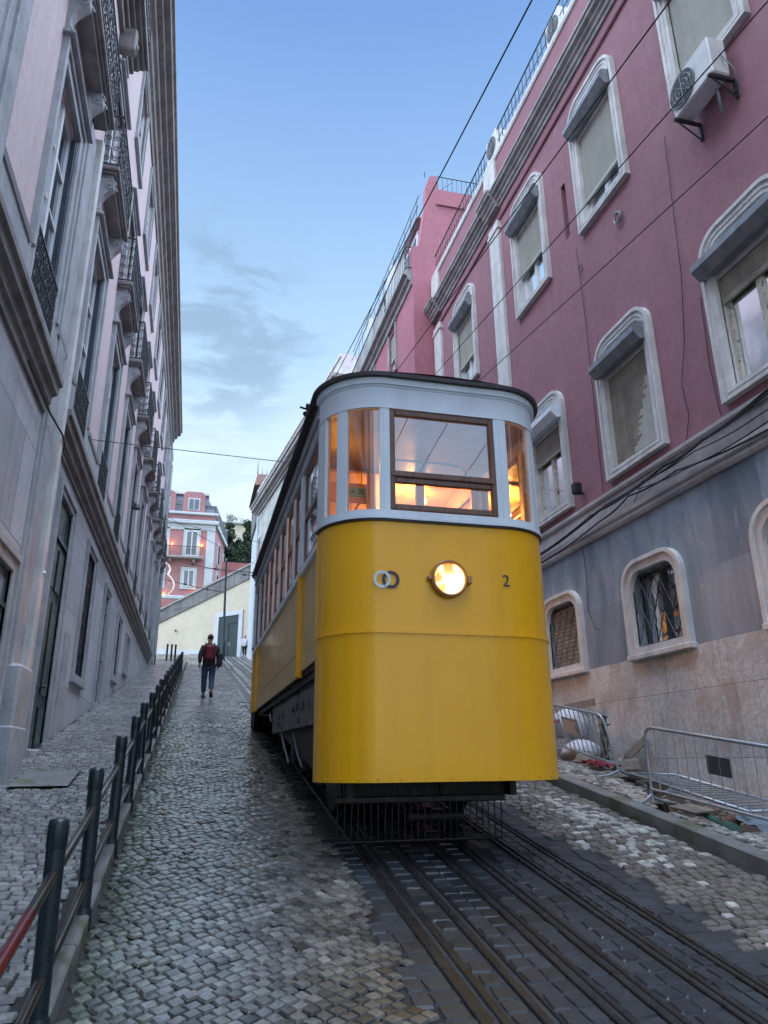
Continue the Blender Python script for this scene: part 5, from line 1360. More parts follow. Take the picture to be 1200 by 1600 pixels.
# interior
mb = MB(); mb.box(TX0+.1, TX1-.1, TYC+.0, 14.3, .92, .98).box(TX0+.5, TX1-.5, TYF+.1, TYC, .92, .98); mb.build('floor', M['teak'], T)
for REAR in (False, True): mb = MB(); cap(mb, .905, -.03); cap(mb, .93, -.03); mb.build('platform_floor', M['teak'], T)
REAR = False
mb = MB(); mb.box(TX0+.07, TX1-.07, DY, 13.3, 3.36, 3.38); mb.build('saloon_ceiling', M['creamin'], T)
REAR = True; mb = MB(); cap(mb, 3.26, -.06); mb.build('platform_ceiling', M['ceil_in'], T); REAR = False
mb = MB(); cap(mb, 3.26, -.06); mb.box(TX0+.07, TX1-.07, TYC, DY, 3.26, 3.27); mb.build('platform_ceiling', M['ceil_in'], T)
BH = DY
def bulk(y, nm):
    mb = MB()
    mb.box(TX0+.06, TX0+.16, y, y+.05, .98, 3.34).box(TX1-.16, TX1-.06, y, y+.05, .98, 3.34).box(1.82, 1.92, y, y+.05, .98, 3.34).box(2.42, 2.52, y, y+.05, .98, 3.34)
    mb.box(TX0+.16, 1.82, y, y+.05, .98, 1.9).box(2.52, TX1-.16, y, y+.05, .98, 1.9).box(TX0+.16, TX1-.16, y, y+.05, 3.24, 3.34)
    mb.box(TX0+.16, 1.82, y+.01, y+.04, 2.62, 2.68).box(2.52, TX1-.16, y+.01, y+.04, 2.62, 2.68)
    mb.build(nm, M['wall_in'], T)
bulk(BH, 'bulkhead'); bulk(13.25, 'bulkhead')
mb = MB(); mb.box(TX0+.075, TX0+.09, TYC, 14.2, .98, 1.98).box(TX1-.09, TX1-.075, TYC, 14.2, .98, 1.98).box(TX0+.075, TX0+.10, DY, 13.3, 3.12, 3.36).box(TX1-.10, TX1-.075, DY, 13.3, 3.12, 3.36); mb.build('inner_lining', M['wall_in'], T)
mb = MB()
for y in (8.8, 10.0, 11.2, 12.4):
    mb.box(TX0+.1, 1.8, y, y+.4, 1.4, 1.44).box(2.5, TX1-.1, y, y+.4, 1.4, 1.44).box(TX0+.1, 1.8, y+.36, y+.4, 1.44, 1.95).box(2.5, TX1-.1, y+.36, y+.4, 1.44, 1.95).box(TX0+.1, 1.8, y+.1, y+.3, .98, 1.4).box(2.5, TX1-.1, y+.1, y+.3, .98, 1.4)
mb.build('bench', M['wall_in'], T)
mb = MB()
for x in (TX0+.13, TX1-.13): mb.tube([(x, DY+.1, 3.0), (x, 13.2, 3.0)], .015, 6)
for k in range(8): 
    y = 8.2+k*.65; mb.tube([(cxr-.35, y, 3.36), (cxr-.35, y, 3.0)], .008, 5).tube([(cxr+.35, y, 3.36), (cxr+.35, y, 3.0)], .008, 5)
mb.tube([(cxr-.35,8.1,3.0),(cxr-.35,13,3.0)], .014, 6).tube([(cxr+.35,8.1,3.0),(cxr+.35,13,3.0)], .014, 6); mb.build('grab_rail', M['lampr'], T)
# driver's stand: controller, brake column, mirror arm
mb = MB().tube([(2.75,6.55,.98),(2.75,6.55,2.05)], .05, 10).tube([(2.75,6.55,2.05),(2.75,6.55,2.10)], .16, 14).tube([(2.75,6.55,2.10),(2.78,6.5,2.22),(2.9,6.45,2.24)], .015, 6)
mb.tube([(1.64,6.33,2.66),(1.72,6.3,2.74),(2.2,6.25,2.72),(2.38,6.25,2.70),(2.42,6.25,2.64),(2.42,6.25,2.5)], .010, 6); mb.build('driver_controls', M['black'], T)
mb = MB()
for (x, y, z) in ((2.70, 8.54, 3.17), (2.70, 10.4, 3.17), (2.70, 12.4, 3.17)):
    MB().sphere((x, y, z), .045 if y > 8 else .03, 12).tube([(x, y, z+.03), (x, y, z+.09)], .018, 8).build('light_bulb', M['bulb'], T)
def plight(nm, loc, e, c=(1,.40,.08), r=.05):
    l = bpy.data.lights.new(nm, 'POINT'); l.energy = e; l.color = c; l.shadow_soft_size = r
    o = bpy.data.objects.new(nm, l); COL.objects.link(o); o.location = loc; return o
plight('headlamp_light', (2.14, 5.93, 1.535), .04, (1,.62,.22), .10)
for i, y in enumerate((8.54, 10.4, 12.4)): plight('cabin_light', (2.60, y, 3.08), 8.5)
plight('cabin_light', (1.35, 7.25, 3.02), 1.1)
# green notice on the bulkhead, seen through the left corner window
MB().bbox(TX0+.165, 1.815, BH+.005, BH+.045, 2.86, 3.10, .008).build('bulkhead_board', M['wall_in'], T)
mb = MB().box(1.60, 1.80, BH-.012, BH+.002, 2.93, 3.04); o = mb.build('notice', M['green'], T)
def text(s, size, loc, mat, parent, nm, rot=(PI/2, 0, 0), ext=.002):
    cu_ = bpy.data.curves.new('txt', 'FONT'); cu_.body = s; cu_.size = size; cu_.extrude = ext; cu_.align_x = 'CENTER'; cu_.align_y = 'CENTER'; cu_.resolution_u = 4
    ob = bpy.data.objects.new('txt', cu_); COL.objects.link(ob); bpy.context.view_layer.update()
    me = bpy.data.meshes.new_from_object(ob); bpy.data.objects.remove(ob); bpy.data.curves.remove(cu_)
    me.materials.clear(); me.materials.append(mat); me.name = nm
    return link(nm, me, parent, Vector(loc), rot)
text('A 20', .085, (1.70, BH-.015, 2.985), M['black'], o, 'lettering')
# number and rings on the apron
text('2', .155, (2.70, TYF-.002, 1.545), M['navy'], T, 'fleet_number')
def annulus(c, r, w_, y, a0, a1, nm, mat):
    mb = MB(); n = 40; P = []
    for i in range(n+1):
        a = a0+(a1-a0)*i/n
        for q in (r-w_, r): P.append((c[0]+q*math.cos(a), y, c[1]+q*math.sin(a)))
    m0 = len(P); P += [(p[0], y+.003, p[2]) for p in P]
    fs = []
    for i in range(n):
        a = 2*i; fs += [(a, a+1, a+3, a+2), (a+m0, a+2+m0, a+3+m0, a+1+m0), (a, a+2, a+2+m0, a+m0), (a+1, a+1+m0, a+3+m0, a+3)]
    mb.add(P, fs); return mb.build(nm, mat, T)
annulus((1.530, 1.508), .078, .026, TYF-.006, 0, 2*PI, 'white_ring', M['dotwhite'])
annulus((1.610, 1.508), .078, .026, TYF-.0095, R(-145), R(145)+.0, 'navy_ring', M['navy'])
annulus((1.610, 1.508), .078, .026, TYF-.0035, R(145), R(215), 'navy_ring', M['navy'])
annulus((1.530, 1.508), .0782, .0262, TYF-.0115, R(-62), R(62), 'white_ring', M['dotwhite'])
# headlamp
hx, hz = 2.14, 1.535
hl_ = MB().tube([(hx,TYF+.02,hz),(hx,TYF-.05,hz),(hx,TYF-.06,hz)], [.165,.170,.160], 36, caps=False)
mb = hl_; n = 36; P = []
for i in range(n):
    a = 2*PI*i/n
    for q, yy in ((.172, TYF-.045), (.160, TYF-.072), (.142, TYF-.062), (.138, TYF-.02)): P.append((hx+q*math.cos(a), yy, hz+q*math.sin(a)))
mb.add(P, [(4*i+k, 4*((i+1) % n)+k, 4*((i+1) % n)+k+1, 4*i+k+1) for i in range(n) for k in range(3)], 0, True)
mb.bbox(hx+.165, hx+.205, TYF-.075, TYF-.001, hz-.045, hz+.03, .008).bbox(hx-.20, hx-.165, TYF-.06, TYF-.001, hz-.02, hz+.02, .008)
h = mb.build('headlight', M['lampr'], T)
P = [(hx, TYF-.058, hz)]; 
for q, yy in ((.06, TYF-.057), (.11, TYF-.050), (.140, TYF-.038)):
    for i in range(n): a = 2*PI*i/n; P.append((hx+q*math.cos(a), yy, hz+q*math.sin(a)))
fs = [(0, 1+i, 1+(i+1) % n) for i in range(n)]+[(1+k*n+i, 1+(k+1)*n+i, 1+(k+1)*n+(i+1) % n, 1+k*n+(i+1) % n) for k in range(2) for i in range(n)]
m, nt, b = newmat('headlamp_lens'); 
cx_ = N(nt, 'ShaderNodeNewGeometry'); nn_ = noise(nt, 9, 2, .5, dist=.5)
lw = N(nt, 'ShaderNodeMapRange', inp={'From Min': .36, 'From Max': .52, 'To Min': .10, 'To Max': 1.1}); lk(nt, nn_, lw.inputs[0])
b.inputs['Base Color'].default_value = (.9,.7,.3,1); lk(nt, mix(nt, ramp(nt, nn_, .40, .52), (1,.36,.03), (1,.66,.24)), b.inputs['Emission Color']); lk(nt, lw.outputs[0], b.inputs['Emission Strength']); b.inputs['Roughness'].default_value = .1
MB().add(P, fs, 0, True).build('lens', m, h)
# under the side: skirt plate, steps, truck, wheels, brake gear
mb = MB().bbox(1.16, 1.20, TYC+.05, 13.6, .80, .88, .01); mb.build('sole_bar', M['black'], T)
for i in range(14): pass
mb = MB()
pl = [(7.35,.76),(11.9,.76),(11.9,.40),(11.4,.34),(7.35,.34)]
pl = [(7.3,.76),(11.9,.78),(11.9,.42),(7.3,.36)]
mb.prism(pl, 'x', 1.22, 1.25); 
for (y, z, r) in ((8.55,.60,.05),(9.05,.62,.045),(8.9,.46,.03),(10.4,.60,.03),(10.9,.60,.025),(10.9,.50,.025),(10.6,.45,.02),(9.4,.62,.03)):
    mb.tube([(1.195,y,z),(1.222,y,z)], r, 10)
for i in range(24): mb.box(1.205, 1.221, 7.5+i*.18, 7.53+i*.18, .765, .80)
mb.tube([(1.23,7.3,.37),(1.23,11.9,.43)], .018, 6)
mb.build('frame_plate', M['plate'], T)
# triangular chassis following the slope
mb = MB()
for x0, x1 in ((1.36, 1.42), (2.90, 2.96)):
    mb.prism([(6.75,.78),(14.1,.86),(14.1,.74),(7.3,gz(7.3)+.34),(6.75,gz(6.75)+.42)], 'x', x0, x1)
mb.box(1.42, 2.90, 6.9, 7.05, gz(7)+.35, .80); mb.box(1.42, 2.9, 9.5, 9.6, gz(9.5)+.3, .8)
mb.build('chassis', M['black'], T)
mb = MB(); mb.box(1.12, 3.20, 6.72, 14.3, .86, .90); mb.box(1.5, 2.8, 7.3, 9.0, .1, .7); mb.box(1.6, 2.7, 9.7, 12.5, .45, .8); mb.build('underframe', M['black'], T)
for y in (8.0, 12.4):
    for x in (1.50, 2.80):
        g = gz(y); c = (x, y, g+.36)
        w_ = MB().tube([(x-.05,y,g+.36),(x+.05,y,g+.36)], .34, 28); w_.tube([(x-.06,y,g+.36),(x-.04,y,g+.36)], .12, 14).build('wheel', M['black'], T)
    MB().tube([(1.50,y,gz(y)+.36),(2.80,y,gz(y)+.36)], .06, 10).build('axle', M['black'], T)
mb = MB().tube([(1.26,12.9,.84),(1.26,11.2,.50),(1.24,10.4,gz(10.4)+.32),(1.24,9.9,gz(9.9)+.20)], .016, 6).tube([(1.28,9.8,.36),(1.28,9.4,gz(9.4)+.38),(1.28,9.0,gz(9)+.30)], .014, 6)
mb.tube([(1.20,12.05,.72),(1.22,12.0,.60)], .03, 6); mb.build('brake_rod', M['galv'], T)
for i in range(14):
    mb = MB(); random.seed(i+50); y = random.uniform(7.4, 12.5); x = random.uniform(1.3, 1.6); g = gz(y)
    mb.bbox(x, x+random.uniform(.08,.2), y, y+random.uniform(.1,.35), g+random.uniform(.1,.3), g+random.uniform(.4,.8), .02)
    mb.build('brake_gear', M['black'], T)
# dark skirt below the rear apron
REAR = True; band(MB(), -.02, 3.02, .58, .855, -.03, -.06).build('rear_skirt', M['black'], T); REAR = False
mb = MB().prism([(13.9,.86),(14.4,.86),(14.4,.56),(14.15,.56)], 'x', 1.10, 1.16); mb.build('step', M['black'], T)
# gate guard (cow catcher) in front of the wheels
GY = 6.82; g0 = gz(GY)
mb = MB(); 
mb.bbox(1.27, 2.86, GY-.03, GY+.03, -.355, -.295, .01); mb.build('guard_beam', M['black'], T)
mb = MB().tube([(1.29,GY,g0+.05),(2.82,GY,g0+.05)], .014, 6)
for i in range(26):
    x = 1.29+i*.0612; mb.tube([(x,GY,-.10),(x+.008*math.sin(i),GY-.02,-.33),(x,GY,g0+.05)], .0062, 5)
mb.build('guard_bars', M['black'], T)
mb = MB(); mb.box(1.34, 2.26, GY+.12, GY+.16, -.30, .85); mb.box(2.26, 2.42, GY+.05, GY+.2, -.3, -.02).tube([(2.0,GY+.3,g0+.22),(2.55,GY+.3,g0+.22)], .06, 10); mb.build('buffer_box', M['black'], T)
mb = MB().box(1.10, 3.22, 6.60, 6.70, -.10, .90); mb.box(1.10, 3.22, 6.70, 6.9, .84, .90); mb.build('apron_stiffener', M['black'], T)
# roof gear: small fitting at the left front, pole stub
mb = MB().tube([(1.02,7.3,3.52),(1.0,7.3,3.72),(1.0,7.28,3.74)], .02, 6).tube([(.92,7.3,3.70),(1.12,7.35,3.68),(1.3,7.4,3.60)], .012, 6).tube([(.97,7.25,3.60),(1.03,7.35,3.66)], .03, 6); mb.build('roof_fitting', M['black'], T)
# ------------------------------------------------------------------ YELLOW RETAINING WALL across the bend
def obx(mb, A, B, o0, o1, zf0, zf1, n=1):
    """box along the plan line A->B, offset o0..o1 behind it, bottom/top given by functions of t"""
    A, B = Vector(A), Vector(B); d = (B-A); L = d.length; u = d.normalized(); nrm = Vector((-u.y, u.x))
    for i in range(n):
        t0, t1 = i/n, (i+1)/n
        p = [A+d*t0+nrm*o0, A+d*t1+nrm*o0, A+d*t1+nrm*o1, A+d*t0+nrm*o1]; tt = [t0, t1, t1, t0]
        mb.add([(q.x, q.y, zf0(t)) for q, t in zip(p, tt)]+[(q.x, q.y, zf1(t)) for q, t in zip(p, tt)], [(0,3,2,1),(4,5,6,7),(0,1,5,4),(1,2,6,5),(2,3,7,6),(3,0,4,7)])
    return mb
WA, WB = (-9.0, 70.0), (9.0, 50.5)
def wt(x): return (x-WA[0])/(WB[0]-WA[0])
def wy(x): return WA[1]+(WB[1]-WA[1])*wt(x)
ztop = lambda t: 10.1+6.4*t-.0*t
W1 = thing('retaining_wall', 'pale yellow retaining wall with grey stone parapet closing the top of the street', 'wall', (0, wy(0), gz(60)))
obx(MB(), WA, WB, 0, .6, lambda t: gz(40), lambda t: ztop(t)-1.15).build('wall', M['cream'], W1)
obx(MB(), WA, WB, -.08, .5, lambda t: ztop(t)-1.15, lambda t: ztop(t)-.12).build('parapet', M['slate'], W1)
obx(MB(), WA, WB, -.16, .55, lambda t: ztop(t)-.12, lambda t: ztop(t)+.05).build('coping', M['corn'], W1)
obx(MB(), WA, WB, -.04, .1, lambda t: gz(40), lambda t: gz(wy(WA[0]+18*t))+.55).build('plinth', M['plinthw'], W1)
dx0, dx1 = 1.62, 3.02
ta, tb_ = wt(dx0), wt(dx1)
def P2(t): return (WA[0]+18*t, WA[1]+(WB[1]-WA[1])*t)
zd = 10.75
mb = obx(MB(), P2(ta-.016), P2(ta-.001), -.12, .1, lambda t: gz(50), lambda t: zd); obx(mb, P2(tb_+.001), P2(tb_+.016), -.12, .1, lambda t: gz(50), lambda t: zd); obx(mb, P2(ta-.016), P2(tb_+.016), -.125, .1, lambda t: zd, lambda t: zd+.32)
df = mb.build('door_frame', M['plinthw'], W1)
mb = obx(MB(), P2(ta), P2(tb_), -.06, .1, lambda t: gz(50), lambda t: zd-.02); 
mm_ = (ta+tb_)/2
obx(mb, P2(ta), P2(tb_), -.10, .0, lambda t: zd-.62, lambda t: zd-.52); obx(mb, P2(mm_-.0015), P2(mm_+.0015), -.09, .0, lambda t: gz(50), lambda t: zd-.62)
dd = mb.build('door', M['greendoor'], W1)
q = P2(mm_+.006); MB().tube([(q[0]-.02,q[1]-.14,8.55),(q[0]-.02,q[1]-.10,8.55)], .16, 14).build('round_emblem', M['corn'], dd)
q = P2(wt(-1.75)); tag(MB().tube([(q[0],q[1],10.25),(q[0]-.05,q[1]-.3,10.2),(q[0],q[1]-.35,10.05)], .05, 8).build('wall_spout', M['black']), 'small dark iron spout on the yellow wall', 'spout')
# hillside behind the wall
mb = MB(); pts = []
ysg = [62, 70, 90, 110, 140, 200]; zsg = [9.5, 12.5, 15.5, 17, 20, 22]; xsg = [-80, -20, -8, 0, 8, 20, 90]
for y, z in zip(ysg, zsg):
    for x in xsg: mb.v.append((x, y+(-x*.6 if abs(x) < 21 else 0)*(1 if y < 71 else 0), z+(max(x, 0)*.25 if x < 21 else 5)))
for i in range(len(ysg)-1):
    for j in range(len(xsg)-1): a = i*len(xsg)+j; mb.f.append([a,a+1,a+1+len(xsg),a+len(xsg)]); mb.m.append(0); mb.sm.append(True)
tag(mb.build('hillside', M['hill']), kind='structure')

# ------------------------------------------------------------------ SALMON PINK HOTEL above the wall
HY = 75.0
HB = thing('hotel', 'salmon pink corner hotel with blue grey mansard and glowing wall sconces above the yellow wall', 'building', (-4, HY+5, 14))
hx1 = 1.0
MB().box(-16, hx1, HY, HY+22, 12, 23.4).build('wall', M['pinkH'], HB)
def hb(x0, x1, z0, z1, pr, nm, mat, par=HB, b=.02): return MB().bbox(x0, x1, HY-pr, HY+.02, z0, z1, b).build(nm, M[mat], par)
hb(.22, hx1+.05, 12, 23.0, .12, 'corner_quoin', 'pinkHt')
MB().prism([(hx1,HY+.02),(hx1+3.0,HY+18),(hx1-5,HY+18),(hx1-5,HY+.5)], 'z', 12, 23.3).build('flank_wall', M['pinkH'], HB)
MB().prism([(hx1+.2,HY-.1),(hx1+3.3,HY+18),(hx1-5,HY+18),(hx1-5,HY+.5)], 'z', 23.3, 23.74).build('flank_cornice', M['pinkHt'], HB)
MB().prism([(hx1,HY+.3),(hx1+2.9,HY+18),(hx1-5,HY+18),(hx1-5,HY+.5)], 'z', 23.74, 25.6).build('flank_mansard', M['roofH'], HB)
MB().bbox(-16, hx1+.35, HY-.35, HY+22.3, 23.35, 23.75, .05).build('cornice', M['pinkHt'], HB)
hb(-16, hx1+.05, 22.7, 23.34, .10, 'frieze', 'pinkHt')
MB().bbox(-16, hx1+.3, HY-.3, HY+22, 24.35, 24.6, .04).build('cornice', M['pinkHt'], HB)
MB().box(-16, hx1+.02, HY-.02, HY+22, 23.76, 24.34).build('attic_band', M['pinkH'], HB)
mb = MB(); mb.add([(-16,HY,24.6),(hx1,HY,24.6),(hx1,HY+22,24.6),(-16,HY+22,24.6),(-15,HY+1.2,27.0),(hx1-1.1,HY+1.2,27.0),(hx1-1.1,HY+21,27.0),(-15,HY+21,27.0)], [(0,1,5,4),(1,2,6,5),(2,3,7,6),(3,0,4,7),(4,5,6,7)]); mb.build('mansard_roof', M['roofH'], HB)
MB().bbox(-15.2, hx1-.8, HY+.9, HY+21, 26.9, 27.25, .05).build('cornice', M['pinkHt'], HB)
mb = MB(); mb.add([(-15,HY+1.2,27.25),(hx1-1.1,HY+1.2,27.25),(hx1-1.1,HY+21,27.25),(-15,HY+21,27.25),(-5,HY+8,29.2),(-5,HY+14,29.2)], [(0,1,4),(1,2,5,4),(2,3,5),(3,0,4,5)]); mb.build('roof', M['roofH'], HB)
def hwin(xc, z0, z1, hw=.62, par=HB, sur=True):
    o = hb(xc-hw-.25, xc+hw+.25, z0-.25, z1+.28, .10, 'window_surround', 'pinkHt')
    g = MB().box(xc-hw, xc+hw, HY-.13, HY-.11, z0, z1).build('pane', M['glassR'], o)
    mb = MB()
    for a in (xc-hw, xc-.05, xc+hw-.09): mb.box(a, a+.1, HY-.17, HY-.131, z0, z1)
    mb.box(xc-hw+.1, xc+hw-.1, HY-.165, HY-.131, z1-.1, z1).box(xc-hw+.1, xc+hw-.1, HY-.165, HY-.131, z0, z0+.1)
    mb.build('sash', M['white'], o)
for xc in (-1.25, -4.3, -7.4, -10.5): hwin(xc, 19.95, 22.6, .60); hwin(xc+(-.05), 16.75, 18.5, .55)
for xc in (-1.3, -4.3, -7.4):
    mb = MB(); mb.prism([(xc-1.15,24.6),(xc+1.15,24.6),(xc+1.1,26.6),(xc+.8,26.9),(xc-.8,26.9),(xc-1.1,26.6)], 'y', HY-.05, HY+1.6); o = mb.build('dormer', M['pinkH'], HB)
    mb = MB(); mb.box(xc-.62, xc+.62, HY-.10, HY-.05, 24.85, 26.2); mb.build('surround', M['pinkHt'], o)
    mb = MB(); mb.box(xc-.48, xc-.06, HY-.13, HY-.10, 24.95, 26.05).box(xc+.06, xc+.48, HY-.13, HY-.10, 24.95, 26.05); mb.build('pane', M['glassR'], o)
mb = MB(); mb.bbox(-12, -.05, HY-.85, HY, 19.55, 19.75, .03)
for x in (-.9, -3.2, -4.5): mb.bbox(x-.12, x+.12, HY-.6, HY, 19.2, 19.55, .04)
o = mb.build('balcony', M['corn'], HB)
mb = MB().tube([(-12,HY-.8,20.75),(-.1,HY-.8,20.75),(-.1,HY,20.75)], .03, 6)
for i in range(85): x = -.12-i*.14; mb.box(x-.012, x+.012, HY-.81, HY-.79, 19.75, 20.75)
mb.build('balcony_railing', M['iron'], o)
# right flank going away
for k in range(4):
    y = HY+3+k*4.4
    for z in (19.95, 16.75):
        xf = lambda yy: hx1+(yy-HY)/6.0
        o = MB().prism([(xf(y-.8)-.2,y-.8),(xf(y-.8)+.1,y-.8),(xf(y+.8)+.1,y+.8),(xf(y+.8)-.2,y+.8)], 'z', z-.2, z+2.3).build('window_surround', M['pinkHt'], HB); MB().prism([(xf(y-.5)-.2,y-.5),(xf(y-.5)+.13,y-.5),(xf(y+.5)+.13,y+.5),(xf(y+.5)-.2,y+.5)], 'z', z, z+2.05).build('pane', M['glassR'], o)
for i, (x, z) in enumerate(((-3.15, 21.1), (.12-.35, 21.1), (-3.55, 15.9), (-.55, 15.9))):
    s_ = MB().tube([(x,HY-.14,z-.09),(x,HY-.14,z+.09)], .10, 10); oo = s_.build('wall_sconce', M['glow'], HB)
    plight('sconce_light', (x, HY-.42, z+.18), 1.3, (1,.40,.12), .1); plight('sconce_light', (x, HY-.42, z-.18), .7, (1,.40,.12), .1)
MB().bbox(-12, 1.5, HY-1.4, HY-1.0, 15.2, 15.55, .05).build('terrace_edge', M['pinkHt'], HB)
# dark red garden wall right of the hotel
RW = thing('garden_wall', 'dark red garden wall with black scribbles right of the hotel', 'wall', (6, 70, 14))
mb = obx(MB(), (1.9, 74), (12, 64), 0, .5, lambda t: 12, lambda t: 19.3-3.6*t*.8); mb.build('wall', M['redwall'], RW)
random.seed(8); mb = MB()
for i in range(16):
    t = random.uniform(.05, .35); q = (1.9+10.1*t, 74-10*t-.08); z = random.uniform(15.6, 17.6); pts = [(q[0]+j*.13, q[1]-j*.13, z+random.uniform(-.16,.16)+.1*math.sin(j*1.7)) for j in range(5)]
    mb.tube(pts, .03, 4)
mb.build('scribble', M['black'], RW)
# yellow house and terraced white building on the hill
YB = thing('hill_house', 'pale yellow house on the hill behind the dark trees', 'building', (8, 108, 20))
MB().box(1.5, 22, 108, 118, 14, 34.0).build('wall', M['cream'], YB); MB().bbox(1.2, 22.3, 107.7, 118.3, 34.0, 34.4, .1).build('roof_slab', M['corn'], YB)
mb = MB()
for x in (8, 11, 14): mb.box(x-.6, x+.6, 107.95, 108.02, 30.4, 32.4)
mb.build('window', M['glassR'], YB)
WBh = thing('terrace_house', 'white house with blue grey shutters between the trees and the pale building', 'building', (8, 96, 20))
MB().box(6.2, 18, 96, 104, 14, 27.6).build('wall', M['plinthw'], WBh); MB().bbox(6.0, 18.2, 95.8, 104, 27.6, 27.9, .05).build('roof_slab', M['zinc'], WBh)
mb = MB()
for k in range(3): 
    for z in (22.2, 25): mb.box(6.8+k*1.6, 7.7+k*1.6, 95.93, 96.01, z, z+1.6)
mb.build('window', M['glassR'], WBh)
# trees
def tree(name, label, x, y, z0, h, rx, leafm, nleaf, lsz, trunk_h, seed, shape='round', group='trees on the hill', sparse=False):
    random.seed(seed); t = thing(name, label, 'tree', (x, y, z0), group)
    mb = MB(); mb.tube([(x,y,z0-.5),(x+.1,y,z0+trunk_h*.5),(x,y,z0+h*.8)], [.28,.2,.05], 8)
    tips = []
    for i in range(16 if not sparse else 46):
        zz = z0+trunk_h+(h-trunk_h)*random.uniform(0, .85); a = random.uniform(0, 2*PI); l = rx*random.uniform(.5, 1)*(1-.6*(zz-z0)/h if shape == 'cone' else 1)
        e = (x+l*math.cos(a), y+l*math.sin(a), zz+random.uniform(.2,.9)*l*.6); tips.append(e); mb.tube([(x,y,zz-.3),((x+e[0])/2,(y+e[1])/2,zz+.1),e], [.09,.05,.015], 5)
        if sparse:
            for q in range(3): mb.tube([e,(e[0]+random.uniform(-1,1),e[1]+random.uniform(-1,1),e[2]+random.uniform(0,1.3))], [.02,.006], 4)
    mb.build('trunk', M['bark'], t)
    mb = MB(); cl = []
    for i in range(70 if not sparse else 40):
        a = random.uniform(0, 2*PI); u = random.random(); zz = trunk_h*.7+(h-trunk_h*.7)*u
        rr = rx*(1-u*.85 if shape == 'cone' else math.sqrt(max(.05, 1-(2*u-1)**2)))*random.uniform(.35, .95)
        cl.append((x+rr*math.cos(a), y+rr*math.sin(a), z0+zz, random.uniform(.30,.6)*rx*.40))
    for i in range(nleaf):
        c = random.choice(cl); d = Vector((random.gauss(0,1), random.gauss(0,1), random.gauss(0,.8))).normalized()*c[3]*random.uniform(.4,1.1)
        p = Vector(c[:3])+d; s = lsz*random.uniform(.6,1.4); u_ = Vector((random.gauss(0,1), random.gauss(0,1), random.gauss(0,1))).normalized()*s; v_ = u_.cross(Vector((random.gauss(0,1), random.gauss(0,1), random.gauss(0,1)))).normalized()*s*.6
        mb.add([p-u_, p-v_, p+u_, p+v_], [(0,1,2,3)])
    mb.build('crown', M[leafm], t)
tree('evergreen_tree', 'tall dark evergreen tree beside the hotel, left of its twin', 2.9, 86, 17.5, 9.6, 1.9, 'leafD', 9000, .13, 2.0, 1, 'cone')
tree('evergreen_tree', 'dark evergreen tree with the fuller crown, right of its twin', 5.2, 87, 17.5, 10.2, 2.3, 'leafD', 11000, .13, 2.0, 2, 'cone')
tree('evergreen_tree', 'low dark round tree in front of the two evergreens', 4.0, 84, 17, 7.4, 2.6, 'leafD', 9000, .13, 1.0, 5)
tree('evergreen_tree', 'lower dark tree at the right edge beside the pale building', 6.9, 84, 17, 7.4, 2.2, 'leafD', 7000, .13, 1.0, 3)
for i, (x, lab) in enumerate(((4.6, 'thin pale leafless tree on the skyline, left of the three'), (8.4, 'thin pale leafless tree on the skyline, middle of the three'), (12.2, 'thin pale leafless tree on the skyline, right of the three'))):
    tree('bare_tree', lab, x, 124, 27, 13.5, 3.2, 'leafP', 1400, .12, 4, 20+i, group='bare trees on the skyline', sparse=True)

# ------------------------------------------------------------------ poles, wires, ornament
tp = thing('wire_pole', 'tall dark pole carrying the wires in front of the green door', 'pole', (1.62, 50, gz(50)))
g = gz(50); MB().tube([(1.72,50,g),(1.72,50,g+1.2),(1.68,50,g+1.25),(1.56,50,13.2)], [.14,.13,.09,.06], 12).build('shaft', M['post'], tp)
MB().tube([(1.56,50,12.9),(1.56,50,13.25),(1.56,50,13.3)], [.07,.10,.02], 10).build('finial', M['post'], tp)
MB().tube([(.2,50,12.55),(3.6,50,12.35)], .03, 6).build('bracket_arm', M['post'], tp)
def wire(label, pts, r, nm='overhead_wire', sag=0, cat='wire', group=None):
    A, B = Vector(pts[0]), Vector(pts[-1]); P = []
    if len(pts) == 2:
        for i in range(25): t = i/24; q = A.lerp(B, t); q.z -= sag*4*t*(1-t); P.append(q)
    else: P = pts
    return tag(MB().tube(P, r, 6).build(nm, M['wire']), label, cat, group)
def ww(X0, X1, Hh): return [(X0, -6, gz(-6)+Hh), (X0+(X1-X0)*.5, 15, gz(15)+Hh), (X1, 46, gz(46)+Hh)]
wire('leftmost of the overhead wires running up the street, crossing the open sky', ww(1.85, 2.1, 6.2), .0065, group='overhead wires')
wire('second overhead wire, passing the tall pink building', ww(2.72, 3.1, 6.2), .0065, group='overhead wires')
wire('third overhead wire, in front of the mauve cornice', ww(3.33, 3.8, 6.2), .006, group='overhead wires')
wire('lowest overhead wire, running past the air conditioner and the middle windows', ww(4.13, 4.6, 6.2), .006, group='overhead wires')
wire('thin span wire across the street from the pink palace to the mauve building', [(-2.15,12.96,5.50),(6.4,12.75,5.18)], .007, sag=.02)
MB_ = None
wire('thin span wire across the street above the far corner', [(-2.15,31,9.0+.9),(5.4,33,9.2)], .010, sag=.1)
wire('upper wire crossing before the hotel', [(-2.15,38,12.3),(3.9,45,11.4)], .012, sag=.15)
wire('wire with black insulators crossing before the hotel windows', [(-1.6,46,11.9),(4.2,46,11.1)], .022, sag=.1)
wire('lower wire with black insulators crossing before the hotel', [(-3.1,46,10.9),(1.6,50,10.9)], .022, sag=.08)
wire('slanting wire from the far corner to the pole', [(-2.15,36,9.2),(1.6,50,12.5)], .010, sag=.1)
mb = MB()
